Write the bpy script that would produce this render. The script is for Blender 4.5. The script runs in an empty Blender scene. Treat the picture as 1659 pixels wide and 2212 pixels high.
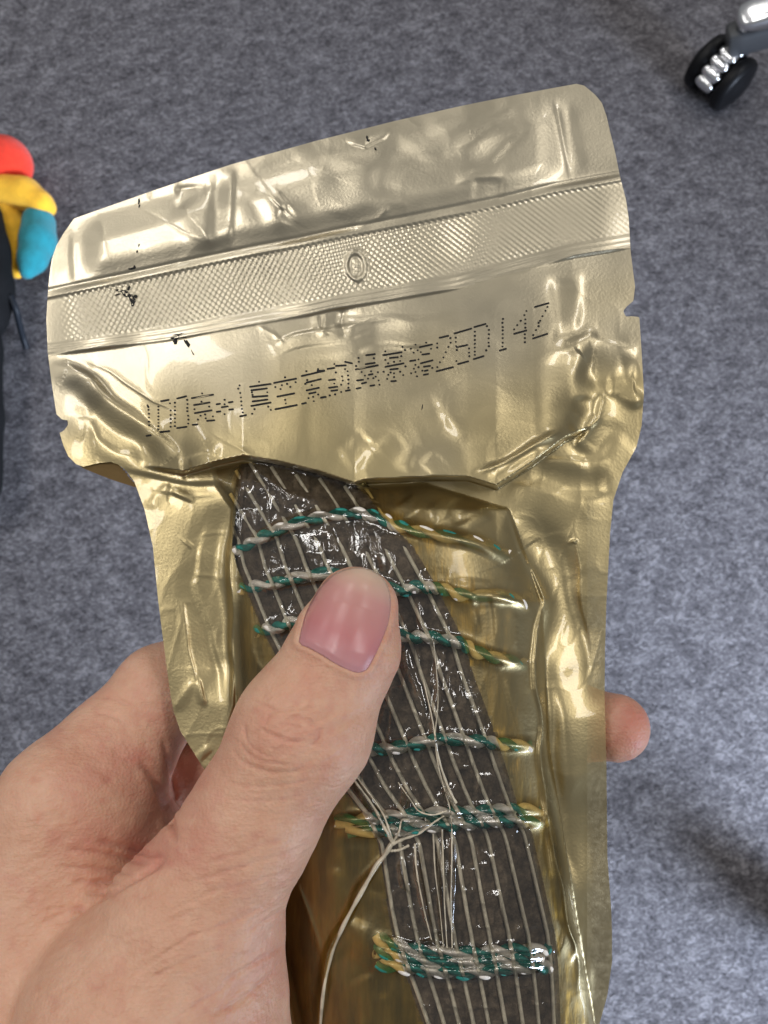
import bpy, bmesh, math, random
import numpy as np
from mathutils import Vector, Matrix

S = bpy.context.scene
C = S.collection
rng = np.random.default_rng(7)
random.seed(7)

# ------------------------------------------------------------------ camera
FPX = 1613.0                      # focal length in photo units (photo is 1659 x 2212 units)
CAM_H, CAM_TILT = 0.74, 13.0
cam_d = bpy.data.cameras.new('camera')
cam = bpy.data.objects.new('camera', cam_d); C.objects.link(cam)
cam.location = (0, 0, CAM_H)
cam.rotation_euler = (math.radians(CAM_TILT), 0, 0)
cam_d.sensor_fit = 'VERTICAL'; cam_d.sensor_height = 36.0
cam_d.lens = FPX / 2212 * 36.0
cam_d.clip_start = 0.01; cam_d.clip_end = 60
cam_d.dof.use_dof = True; cam_d.dof.focus_distance = 0.163; cam_d.dof.aperture_fstop = 30
S.camera = cam
CM = Matrix.Translation(cam.location) @ cam.rotation_euler.to_matrix().to_4x4()
CMn = np.array(CM)

# ------------------------------------------------------------------ light
w = bpy.data.worlds.new('World'); S.world = w; w.use_nodes = True
bg = w.node_tree.nodes['Background']
bg.inputs[0].default_value = (0.93, 0.96, 1.0, 1); bg.inputs[1].default_value = 0.20

def area(name, loc, target, sx, sy, power, col, spread=180):
    l = bpy.data.lights.new(name, 'AREA'); l.shape = 'RECTANGLE'; l.size = sx; l.size_y = sy
    l.energy = power; l.color = col; l.spread = math.radians(spread)
    o = bpy.data.objects.new(name, l); C.objects.link(o); o.location = loc
    d = Vector(target) - Vector(loc)
    o.rotation_euler = d.to_track_quat('-Z', 'Y').to_euler()
    return o
for lx in (-2.65, -0.75, 1.25):          # the office ceiling's grid of light panels
    for ly in (0.35, 2.45):
        area('ceiling_panel', (lx, ly, 2.6), (lx, ly, 0), 0.32, 1.2, 14.5, (1, 0.975, 0.94))
area('window_light', (1.2, -0.75, 0.34), (0.40, -0.16, 0.0), 0.8, 0.45, 15, (0.68, 0.80, 1.0), 58)

S.view_settings.view_transform = 'Standard'; S.view_settings.look = 'None'
S.view_settings.exposure = 0.0; S.view_settings.gamma = 1.0
S.cycles.max_bounces = 10; S.cycles.transparent_max_bounces = 16
S.cycles.use_denoising = True
S.render.film_transparent = False

# ------------------------------------------------------------------ helpers
def cam_mm(x, y, d):
    """photo position and distance (mm) -> camera space (mm)"""
    x = np.asarray(x, float); y = np.asarray(y, float); d = np.asarray(d, float)
    return np.stack([(x - 829.5) * d / FPX, -(y - 1106.0) * d / FPX, -d + 0 * x], -1)
def to_world(pm):
    p = np.asarray(pm, float) * 0.001
    return p @ CMn[:3, :3].T + CMn[:3, 3]
def PW(x, y, dm):
    return Vector(to_world(cam_mm(x, y, dm * 1000.0)))
def floor_point(x, y, z=0.0):
    d = Vector(to_world(cam_mm(x, y, 1000.0))) - cam.location
    t = (z - CAM_H) / d.z
    return cam.location + d * t

def link(o, parent=None):
    C.objects.link(o)
    if parent is not None: o.parent = parent; o.matrix_parent_inverse = parent.matrix_world.inverted()
    return o
def empty(name, loc, label, cat):
    o = bpy.data.objects.new(name, None); o.location = loc; o.empty_display_size = 0.02
    C.objects.link(o); o['label'] = label; o['category'] = cat
    o.matrix_world = Matrix.Translation(loc)
    return o
def mesh_obj(name, verts, faces, mat, parent=None, smooth=True, uv=None):
    me = bpy.data.meshes.new(name)
    off = Vector((0, 0, 0)) if parent is None else parent.matrix_world.translation
    v = np.asarray(verts, float) - np.array(off)
    if isinstance(faces, np.ndarray):
        n = len(faces); k = faces.shape[1]
        me.vertices.add(len(v)); me.vertices.foreach_set('co', v.astype(np.float32).ravel())
        me.loops.add(n * k); me.loops.foreach_set('vertex_index', faces.astype(np.int32).ravel())
        me.polygons.add(n); me.polygons.foreach_set('loop_start', np.arange(0, n * k, k, dtype=np.int32))
        me.update(calc_edges=True); me.validate()
    else:
        me.from_pydata([tuple(p) for p in v], [], faces)
    if smooth: me.polygons.foreach_set('use_smooth', [True] * len(me.polygons))
    me.materials.append(mat)
    o = bpy.data.objects.new(name, me); C.objects.link(o)
    if parent is not None: o.parent = parent
    return o
def attr(o, name, vals):
    a = o.data.attributes.new(name, 'FLOAT', 'POINT'); a.data.foreach_set('value', np.asarray(vals, np.float32))

def nm(name):
    m = bpy.data.materials.new(name); m.use_nodes = True
    nt = m.node_tree; b = nt.nodes['Principled BSDF']
    return m, nt, b
def N(nt, t, **kw):
    n = nt.nodes.new(t)
    for k, v in kw.items(): setattr(n, k, v)
    return n
def ramp(nt, pts):
    r = nt.nodes.new('ShaderNodeValToRGB'); e = r.color_ramp.elements
    while len(e) < len(pts): e.new(0.5)
    for i, (p, c) in enumerate(pts): e[i].position = p; e[i].color = (*c, 1)
    return r

def smooth01(t): t = np.clip(t, 0, 1); return t * t * (3 - 2 * t)
def vnoise(x, y, wl, seed):
    r = np.random.default_rng(seed); G = r.standard_normal((256, 256))
    u = x / wl + 37.3; v = y / wl + 11.7
    i = np.floor(u).astype(int); j = np.floor(v).astype(int); fu = u - i; fv = v - j
    fu = fu * fu * fu * (fu * (fu * 6 - 15) + 10); fv = fv * fv * fv * (fv * (fv * 6 - 15) + 10)
    g = lambda a, b: G[a % 256, b % 256]
    return (g(i, j) * (1 - fu) + g(i + 1, j) * fu) * (1 - fv) + (g(i, j + 1) * (1 - fu) + g(i + 1, j + 1) * fu) * fv
def poly_dist(x, y, pts):
    """distance to a polyline, running parameter 0..1 and side sign"""
    best = np.full(x.shape, 1e9); par = np.zeros(x.shape); sg = np.ones(x.shape)
    L = [math.hypot(b[0] - a[0], b[1] - a[1]) for a, b in zip(pts, pts[1:])]; T = sum(L); acc = 0
    for (a, b), l in zip(zip(pts, pts[1:]), L):
        dx, dy = b[0] - a[0], b[1] - a[1]
        t = np.clip(((x - a[0]) * dx + (y - a[1]) * dy) / (l * l), 0, 1)
        ex = x - (a[0] + t * dx); ey = y - (a[1] + t * dy); d = np.hypot(ex, ey)
        m = d < best
        best = np.where(m, d, best); par = np.where(m, (acc + t * l) / T, par)
        sg = np.where(m, np.sign(dx * (y - a[1]) - dy * (x - a[0])), sg); acc += l
    return best, par, sg
def nearest_on(x, y, pts, closed):
    P = list(pts) + ([pts[0]] if closed else [])
    best = np.full(x.shape, 1e9); nx = x.copy(); ny = y.copy()
    for a, b in zip(P, P[1:]):
        dx, dy = b[0] - a[0], b[1] - a[1]; l2 = dx * dx + dy * dy + 1e-9
        t = np.clip(((x - a[0]) * dx + (y - a[1]) * dy) / l2, 0, 1)
        qx = a[0] + t * dx; qy = a[1] + t * dy; d = np.hypot(x - qx, y - qy); m = d < best
        best = np.where(m, d, best); nx = np.where(m, qx, nx); ny = np.where(m, qy, ny)
    return nx, ny, best
def in_poly(x, y, pts):
    r = np.zeros(x.shape, bool); n = len(pts)
    for k in range(n):
        x0, y0 = pts[k]; x1, y1 = pts[(k + 1) % n]
        if y0 == y1: continue
        c = ((y0 > y) != (y1 > y)) & (x < (x1 - x0) * (y - y0) / (y1 - y0) + x0)
        r ^= c
    return r
def spline(pts, n):
    """Catmull-Rom through points"""
    P = np.array(pts, float); P = np.vstack([2 * P[0] - P[1], P, 2 * P[-1] - P[-2]])
    out = []; m = len(P) - 3
    for s in np.linspace(0, m - 1e-6, n):
        i = int(s); t = s - i; a, b, c, d = P[i:i + 4]
        out.append(0.5 * (2 * b + (c - a) * t + (2 * a - 5 * b + 4 * c - d) * t * t + (3 * b - a - 3 * c + d) * t ** 3))
    return np.array(out)
def tube(path, r, sides=8, cap=True):
    """path (n,3) -> verts, quads"""
    P = np.asarray(path, float); n = len(P); r = np.broadcast_to(np.asarray(r, float), (n,))
    T = np.gradient(P, axis=0); T /= np.linalg.norm(T, axis=1)[:, None] + 1e-12
    up = np.array([0.12, 0.31, 0.94]); A = np.cross(T, up); A /= np.linalg.norm(A, axis=1)[:, None] + 1e-9
    B = np.cross(T, A); an = np.linspace(0, 2 * math.pi, sides, endpoint=False)
    V = (P[:, None] + r[:, None, None] * (np.cos(an)[None, :, None] * A[:, None] + np.sin(an)[None, :, None] * B[:, None])).reshape(-1, 3)
    F = []
    for i in range(n - 1):
        for k in range(sides):
            k2 = (k + 1) % sides
            F.append((i * sides + k, i * sides + k2, (i + 1) * sides + k2, (i + 1) * sides + k))
    return V, np.array(F)

# ------------------------------------------------------------------ materials
def film_material(name, base, rough, see, tint, pale=None):
    m, nt, b = nm(name); L = nt.links
    tc = N(nt, 'ShaderNodeTexCoord')
    n1 = N(nt, 'ShaderNodeTexNoise'); n1.inputs['Scale'].default_value = 60; n1.inputs['Detail'].default_value = 4
    L.new(tc.outputs['Object'], n1.inputs['Vector'])
    cr = ramp(nt, [(0.3, tuple(c * 0.9 for c in base)), (0.7, tuple(min(1, c * 1.06) for c in base))])
    L.new(n1.outputs['Fac'], cr.inputs['Fac'])
    if pale:                       # base colour runs from champagne at the zip to gold over the roll
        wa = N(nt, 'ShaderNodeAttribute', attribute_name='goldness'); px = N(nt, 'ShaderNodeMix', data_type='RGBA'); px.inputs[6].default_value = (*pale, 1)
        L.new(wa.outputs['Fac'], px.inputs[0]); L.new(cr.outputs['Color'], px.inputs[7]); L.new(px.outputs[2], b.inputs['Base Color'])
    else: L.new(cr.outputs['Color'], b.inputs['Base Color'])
    b.inputs['Metallic'].default_value = 0.97
    n3 = N(nt, 'ShaderNodeTexNoise'); n3.inputs['Scale'].default_value = 140; n3.inputs['Detail'].default_value = 3
    L.new(tc.outputs['Object'], n3.inputs['Vector'])
    mr = N(nt, 'ShaderNodeMapRange'); mr.inputs['To Min'].default_value = rough - 0.05; mr.inputs['To Max'].default_value = rough + 0.07
    L.new(n3.outputs['Fac'], mr.inputs['Value']); L.new(mr.outputs['Result'], b.inputs['Roughness'])
    b.inputs['Coat Weight'].default_value = 0.6; b.inputs['Coat Roughness'].default_value = 0.05
    n2 = N(nt, 'ShaderNodeTexNoise'); n2.inputs['Scale'].default_value = 1500; n2.inputs['Detail'].default_value = 3
    L.new(tc.outputs['Object'], n2.inputs['Vector'])
    bp = N(nt, 'ShaderNodeBump'); bp.inputs['Strength'].default_value = 0.22; bp.inputs['Distance'].default_value = 0.0002
    L.new(n2.outputs['Fac'], bp.inputs['Height']); L.new(bp.outputs['Normal'], b.inputs['Normal'])
    tr = N(nt, 'ShaderNodeBsdfTransparent'); tr.inputs[0].default_value = (*tint, 1)
    mx = N(nt, 'ShaderNodeMixShader'); mx.inputs[0].default_value = see
    if see < 0: sa = N(nt, 'ShaderNodeAttribute', attribute_name='clarity'); L.new(sa.outputs['Fac'], mx.inputs[0])
    L.new(b.outputs[0], mx.inputs[1]); L.new(tr.outputs[0], mx.inputs[2])
    L.new(mx.outputs[0], nt.nodes['Material Output'].inputs['Surface'])
    return m
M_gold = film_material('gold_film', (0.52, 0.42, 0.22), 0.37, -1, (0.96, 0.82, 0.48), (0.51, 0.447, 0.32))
M_head = film_material('champagne_film', (0.55, 0.485, 0.355), 0.37, 0.06, (0.9, 0.75, 0.45))
M_back = film_material('back_film', (0.15, 0.098, 0.042), 0.62, 0.04, (0.9, 0.7, 0.3))
M_back.node_tree.nodes['Principled BSDF'].inputs['Coat Weight'].default_value = 0.0

def clear_material():
    m, nt, b = nm('clear_film'); L = nt.links; nt.nodes.remove(b)
    tr = N(nt, 'ShaderNodeBsdfTransparent'); tr.inputs[0].default_value = (0.95, 0.93, 0.89, 1)
    gl = N(nt, 'ShaderNodeBsdfGlossy'); gl.inputs['Roughness'].default_value = 0.08
    fr = N(nt, 'ShaderNodeFresnel'); fr.inputs['IOR'].default_value = 1.6
    tc = N(nt, 'ShaderNodeTexCoord'); n2 = N(nt, 'ShaderNodeTexNoise'); n2.inputs['Scale'].default_value = 500; n2.inputs['Detail'].default_value = 4
    L.new(tc.outputs['Object'], n2.inputs['Vector'])
    bp = N(nt, 'ShaderNodeBump'); bp.inputs['Strength'].default_value = 0.3; bp.inputs['Distance'].default_value = 0.0004
    L.new(n2.outputs['Fac'], bp.inputs['Height'])
    L.new(bp.outputs['Normal'], gl.inputs['Normal']); L.new(bp.outputs['Normal'], fr.inputs['Normal'])
    ad = N(nt, 'ShaderNodeMath', operation='MULTIPLY_ADD'); ad.inputs[1].default_value = 1.9; ad.inputs[2].default_value = 0.0; ad.use_clamp = True
    L.new(fr.outputs[0], ad.inputs[0])
    mx = N(nt, 'ShaderNodeMixShader'); L.new(ad.outputs[0], mx.inputs[0]); L.new(tr.outputs[0], mx.inputs[1]); L.new(gl.outputs[0], mx.inputs[2])
    L.new(mx.outputs[0], nt.nodes['Material Output'].inputs['Surface'])
    return m
M_clear = clear_material()

def simple(name, col, rough=0.5, metal=0.0, noise=None, bump=None, sheen=0.0, var=0.25):
    m, nt, b = nm(name); L = nt.links
    if max(col) < 0.02: b.inputs['Specular IOR Level'].default_value = 0.2
    b.inputs['Roughness'].default_value = rough; b.inputs['Metallic'].default_value = metal
    b.inputs['Sheen Weight'].default_value = sheen
    tc = N(nt, 'ShaderNodeTexCoord')
    if noise:
        n1 = N(nt, 'ShaderNodeTexNoise'); n1.inputs['Scale'].default_value = noise; n1.inputs['Detail'].default_value = 5
        L.new(tc.outputs['Object'], n1.inputs['Vector'])
        cr = ramp(nt, [(0.3, tuple(c * (1 - var) for c in col)), (0.7, tuple(min(1, c * (1 + var)) for c in col))])
        L.new(n1.outputs['Fac'], cr.inputs['Fac']); L.new(cr.outputs['Color'], b.inputs['Base Color'])
    else: b.inputs['Base Color'].default_value = (*col, 1)
    if bump:
        n2 = N(nt, 'ShaderNodeTexNoise'); n2.inputs['Scale'].default_value = bump[0]; n2.inputs['Detail'].default_value = 4
        L.new(tc.outputs['Object'], n2.inputs['Vector'])
        bp = N(nt, 'ShaderNodeBump'); bp.inputs['Strength'].default_value = bump[1]; bp.inputs['Distance'].default_value = bump[2]
        L.new(n2.outputs['Fac'], bp.inputs['Height']); L.new(bp.outputs['Normal'], b.inputs['Normal'])
    return m
M_green = simple('green_twine', (0.015, 0.23, 0.19), 0.6, noise=900, bump=(2500, 0.5, 0.0003), var=0.4)
M_white = simple('white_twine', (0.86, 0.80, 0.72), 0.6, noise=900, bump=(2500, 0.5, 0.0003), var=0.15)
M_thread = simple('pale_thread', (0.80, 0.74, 0.60), 0.6, noise=700, bump=(2200, 0.5, 0.0003), var=0.2)
M_ink = simple('black_ink', (0.018, 0.017, 0.016), 0.55)
M_black = simple('black_plastic', (0.006, 0.006, 0.007), 0.42, bump=(300, 0.1, 0.0005))
M_chrome = simple('chrome', (0.88, 0.88, 0.89), 0.22, 1.0)
M_grey = simple('grey_metal', (0.06, 0.062, 0.066), 0.45, noise=30, var=0.1)
M_blackcloth = simple('black_cloth', (0.004, 0.004, 0.0045), 0.8, noise=400, bump=(1200, 0.5, 0.0006))
M_red = simple('red_plush', (0.68, 0.030, 0.008), 0.9, noise=150, bump=(900, 0.8, 0.0012), sheen=0.15, var=0.12)
M_yellow = simple('yellow_plush', (0.80, 0.42, 0.02), 0.9, noise=150, bump=(900, 0.8, 0.0012), sheen=0.15, var=0.10)
M_teal = simple('teal_plush', (0.006, 0.20, 0.24), 0.9, noise=150, bump=(900, 0.8, 0.0012), sheen=0.15, var=0.12)

def body_material():
    m, nt, b = nm('dark_wrapping'); L = nt.links; tc = N(nt, 'ShaderNodeTexCoord')
    n1 = N(nt, 'ShaderNodeTexNoise'); n1.inputs['Scale'].default_value = 420; n1.inputs['Detail'].default_value = 6; n1.inputs['Roughness'].default_value = 0.75
    L.new(tc.outputs['Object'], n1.inputs['Vector'])
    cr = ramp(nt, [(0.36, (0.050, 0.036, 0.024)), (0.52, (0.125, 0.092, 0.062)), (0.68, (0.24, 0.185, 0.128))])
    L.new(n1.outputs['Fac'], cr.inputs['Fac']); L.new(cr.outputs['Color'], b.inputs['Base Color'])
    b.inputs['Roughness'].default_value = 0.55
    bp = N(nt, 'ShaderNodeBump'); bp.inputs['Strength'].default_value = 0.8; bp.inputs['Distance'].default_value = 0.0006
    L.new(n1.outputs['Fac'], bp.inputs['Height']); L.new(bp.outputs['Normal'], b.inputs['Normal'])
    return m
M_body = body_material()
def foil_material():
    m, nt, b = nm('streaked_foil'); L = nt.links; tc = N(nt, 'ShaderNodeTexCoord')
    mp = N(nt, 'ShaderNodeMapping'); mp.inputs['Rotation'].default_value = (0, 0, math.radians(-14)); mp.inputs['Scale'].default_value = (1, 0.17, 0.3)
    L.new(tc.outputs['Object'], mp.inputs['Vector'])
    n1 = N(nt, 'ShaderNodeTexNoise'); n1.inputs['Scale'].default_value = 330; n1.inputs['Detail'].default_value = 3
    L.new(mp.outputs[0], n1.inputs['Vector'])
    cr = ramp(nt, [(0.36, (0.085, 0.065, 0.024)), (0.52, (0.26, 0.20, 0.075)), (0.7, (0.40, 0.32, 0.15))])
    L.new(n1.outputs['Fac'], cr.inputs['Fac']); L.new(cr.outputs['Color'], b.inputs['Base Color'])
    b.inputs['Metallic'].default_value = 0.9; b.inputs['Roughness'].default_value = 0.36
    bp = N(nt, 'ShaderNodeBump'); bp.inputs['Strength'].default_value = 0.7; bp.inputs['Distance'].default_value = 0.001
    L.new(n1.outputs['Fac'], bp.inputs['Height']); L.new(bp.outputs['Normal'], b.inputs['Normal'])
    return m
M_foil = foil_material()

def carpet_material():
    m, nt, b = nm('carpet'); L = nt.links; tc = N(nt, 'ShaderNodeTexCoord')
    mp = N(nt, 'ShaderNodeMapping'); mp.inputs['Rotation'].default_value = (0, 0, math.radians(-32)); mp.inputs['Scale'].default_value = (0.62, 1.0, 1.0)
    L.new(tc.outputs['Object'], mp.inputs['Vector'])
    def noise(sc, det, ro, dist=0.0):
        n = N(nt, 'ShaderNodeTexNoise'); n.inputs['Scale'].default_value = sc; n.inputs['Detail'].default_value = det
        n.inputs['Roughness'].default_value = ro; n.inputs['Distortion'].default_value = dist
        L.new(mp.outputs[0], n.inputs['Vector']); return n
    a = noise(230, 4, 0.75, 0.7); c = noise(60, 3, 0.6); d = noise(520, 3, 0.8)
    m1 = N(nt, 'ShaderNodeMix', data_type='FLOAT'); m1.inputs[0].default_value = 0.33
    L.new(a.outputs['Fac'], m1.inputs[2]); L.new(c.outputs['Fac'], m1.inputs[3])
    m2 = N(nt, 'ShaderNodeMix', data_type='FLOAT'); m2.inputs[0].default_value = 0.4
    L.new(m1.outputs[0], m2.inputs[2]); L.new(d.outputs['Fac'], m2.inputs[3])
    cr = ramp(nt, [(0.41, (0.042, 0.039, 0.043)), (0.5, (0.107, 0.101, 0.109)), (0.59, (0.24, 0.23, 0.243))])
    L.new(m2.outputs[0], cr.inputs['Fac']); L.new(cr.outputs['Color'], b.inputs['Base Color'])
    b.inputs['Roughness'].default_value = 0.95; b.inputs['Specular IOR Level'].default_value = 0.1
    bp = N(nt, 'ShaderNodeBump'); bp.inputs['Strength'].default_value = 0.8; bp.inputs['Distance'].default_value = 0.003
    L.new(m2.outputs[0], bp.inputs['Height']); L.new(bp.outputs['Normal'], b.inputs['Normal'])
    return m
M_carpet = carpet_material()

def skin_material():
    m, nt, b = nm('skin'); L = nt.links; tc = N(nt, 'ShaderNodeTexCoord')
    at = N(nt, 'ShaderNodeAttribute', attribute_name='flush')
    n1 = N(nt, 'ShaderNodeTexNoise'); n1.inputs['Scale'].default_value = 110; n1.inputs['Detail'].default_value = 8; n1.inputs['Roughness'].default_value = 0.7
    L.new(tc.outputs['Object'], n1.inputs['Vector'])
    cr = ramp(nt, [(0.32, (0.64, 0.345, 0.225)), (0.7, (0.735, 0.45, 0.315))])
    L.new(n1.outputs['Fac'], cr.inputs['Fac'])
    mx = N(nt, 'ShaderNodeMix', data_type='RGBA'); mx.inputs[7].default_value = (0.56, 0.20, 0.15, 1)
    L.new(at.outputs['Fac'], mx.inputs[0]); L.new(cr.outputs['Color'], mx.inputs[6])
    L.new(mx.outputs[2], b.inputs['Base Color'])
    b.inputs['Roughness'].default_value = 0.5; b.inputs['Specular IOR Level'].default_value = 0.35
    b.inputs['Subsurface Weight'].default_value = 0.35; b.inputs['Subsurface Radius'].default_value = (1.0, 0.35, 0.2); b.inputs['Subsurface Scale'].default_value = 0.003
    # fine skin lines running across the thumb, and pores
    mp = N(nt, 'ShaderNodeMapping'); mp.inputs['Rotation'].default_value = (0, 0, math.radians(-28)); mp.inputs['Scale'].default_value = (0.22, 1, 0.5)
    L.new(tc.outputs['Object'], mp.inputs['Vector'])
    n2 = N(nt, 'ShaderNodeTexNoise'); n2.inputs['Scale'].default_value = 900; n2.inputs['Detail'].default_value = 4; n2.inputs['Roughness'].default_value = 0.6
    L.new(mp.outputs[0], n2.inputs['Vector'])
    v = N(nt, 'ShaderNodeTexVoronoi'); v.inputs['Scale'].default_value = 1300; L.new(tc.outputs['Object'], v.inputs['Vector'])
    b1 = N(nt, 'ShaderNodeBump'); b1.inputs['Strength'].default_value = 0.42; b1.inputs['Distance'].default_value = 0.0006; L.new(n2.outputs['Fac'], b1.inputs['Height'])
    b2 = N(nt, 'ShaderNodeBump'); b2.inputs['Strength'].default_value = 0.28; b2.inputs['Distance'].default_value = 0.0004; L.new(v.outputs['Distance'], b2.inputs['Height'])
    L.new(b1.outputs['Normal'], b2.inputs['Normal']); L.new(b2.outputs['Normal'], b.inputs['Normal'])
    return m
M_skin = skin_material()
def nail_material():
    m, nt, b = nm('nail'); L = nt.links
    at = N(nt, 'ShaderNodeAttribute', attribute_name='along')
    cr = ramp(nt, [(0.0, (0.60, 0.29, 0.30)), (0.3, (0.57, 0.215, 0.215)), (0.72, (0.60, 0.29, 0.255)), (0.90, (0.67, 0.43, 0.33)), (1.0, (0.82, 0.59, 0.46))])
    L.new(at.outputs['Fac'], cr.inputs['Fac']); L.new(cr.outputs['Color'], b.inputs['Base Color'])
    b.inputs['Roughness'].default_value = 0.3; b.inputs['Subsurface Weight'].default_value = 0.2
    b.inputs['Subsurface Radius'].default_value = (1.0, 0.35, 0.2); b.inputs['Subsurface Scale'].default_value = 0.002
    return m
M_nail = nail_material()

# ------------------------------------------------------------------ floor
def build_floor():
    nx = 40; xs = np.linspace(-6, 6, nx)
    X, Y = np.meshgrid(xs, xs, indexing='ij')
    V = np.stack([X, Y, 0 * X], -1).reshape(-1, 3)
    i, j = np.meshgrid(np.arange(nx - 1), np.arange(nx - 1), indexing='ij'); a = (i * nx + j).ravel()
    o = mesh_obj('floor', V, np.stack([a, a + nx, a + nx + 1, a + 1], -1), M_carpet)
    o['kind'] = 'structure'; o['label'] = 'grey flecked office carpet under the hand and pouch'
build_floor()

# ------------------------------------------------------------------ pouch surface
OUT = [(160,472),(330,412),(500,355),(680,305),(850,262),(1000,228),(1120,204),(1245,181),(1262,185),(1285,204),(1300,222),(1310,250),(1318,285),(1329,330),(1340,385),
       (1352,430),(1358,470),(1362,540),(1368,590),(1372,620),(1368,650),(1354,662),(1346,672),(1352,684),(1366,683),(1381,685),(1386,760),(1391,850),(1386,920),(1375,965),(1345,1020),
       (1325,1080),(1318,1150),(1310,1300),(1307,1400),(1306,1500),(1310,1650),(1312,1850),(1320,1960),(1322,2010),(1322,2080),(1312,2150),(1290,2230),(1270,2320),
       (590,2320),(590,2100),(590,1960),(540,1800),(445,1668),(415,1620),(390,1580),(376,1540),(368,1500),(352,1380),(342,1300),(330,1180),(312,1100),(290,1040),(272,1016),(255,1003),
       (240,998),(215,1000),(180,1008),(165,1003),(147,985),(136,960),(129,935),(138,930),(147,918),(146,908),(134,906),(122,895),(112,830),(103,760),(100,690),(103,640),(106,600),(112,560),(122,530),(138,503)]
WL = [(520,1003),(511,1043),(503,1110),(501,1175),(512,1225),(532,1274),(565,1357),(600,1425),(650,1540),(700,1640),(737,1700),(782,1755),(817,1824),(837,1963),(851,2037),(871,2092),(901,2176),(930,2260),(950,2330)]
WR = [(560,996),(600,1003),(690,1024),(765,1048),(793,1069),(830,1118),(892,1180),(933,1250),(966,1313),(1000,1379),(1024,1461),(1049,1527),(1080,1616),(1119,1740),(1149,1799),(1174,1908),(1199,2018),(1206,2087),(1211,2211),(1215,2330)]
WIN = WL + WR[::-1]
LIP = [(300,1006),(395,1022),(470,1000),(525,988),(600,1000),(690,1022),(765,1047),(790,1040),(940,1033),(1010,1034),(1072,1053),(1149,1003),(1220,950),(1292,914)]
ZT = [(90,636),(102,633),(257,601),(459,557),(558,537),(658,518),(740,500),(871,475),(1079,433),(1195,405),(1334,380),(1400,368)]
ZB = [(90,768),(104,766),(177,757),(360,734),(550,699),(670,679),(714,669),(987,623),(1241,553),(1357,535),(1400,528)]
def fx(pts, x): p = np.array(pts, float); return np.interp(x, p[:, 0], p[:, 1])
def fy(pts, y): p = np.array(pts, float); return np.interp(y, p[:, 1], p[:, 0])

BC = [(620,980),(700,1050),(800,1100),(835,1300),(850,1600),(920,2000),(985,2330)]       # bundle axis
BW = [(170,980),(235,1050),(300,1100),(335,1300),(335,1600),(328,2000),(320,2330)]       # bundle half width
def depth0(y): return 180.0 + (1100.0 - y) * 0.008

def bundle_h(x, y, T=11.0):
    t = np.clip(np.abs(x - fy(BC, y)) / fy(BW, y), 0, 1)
    return T * (1 - t ** 2.6) ** 0.75

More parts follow.
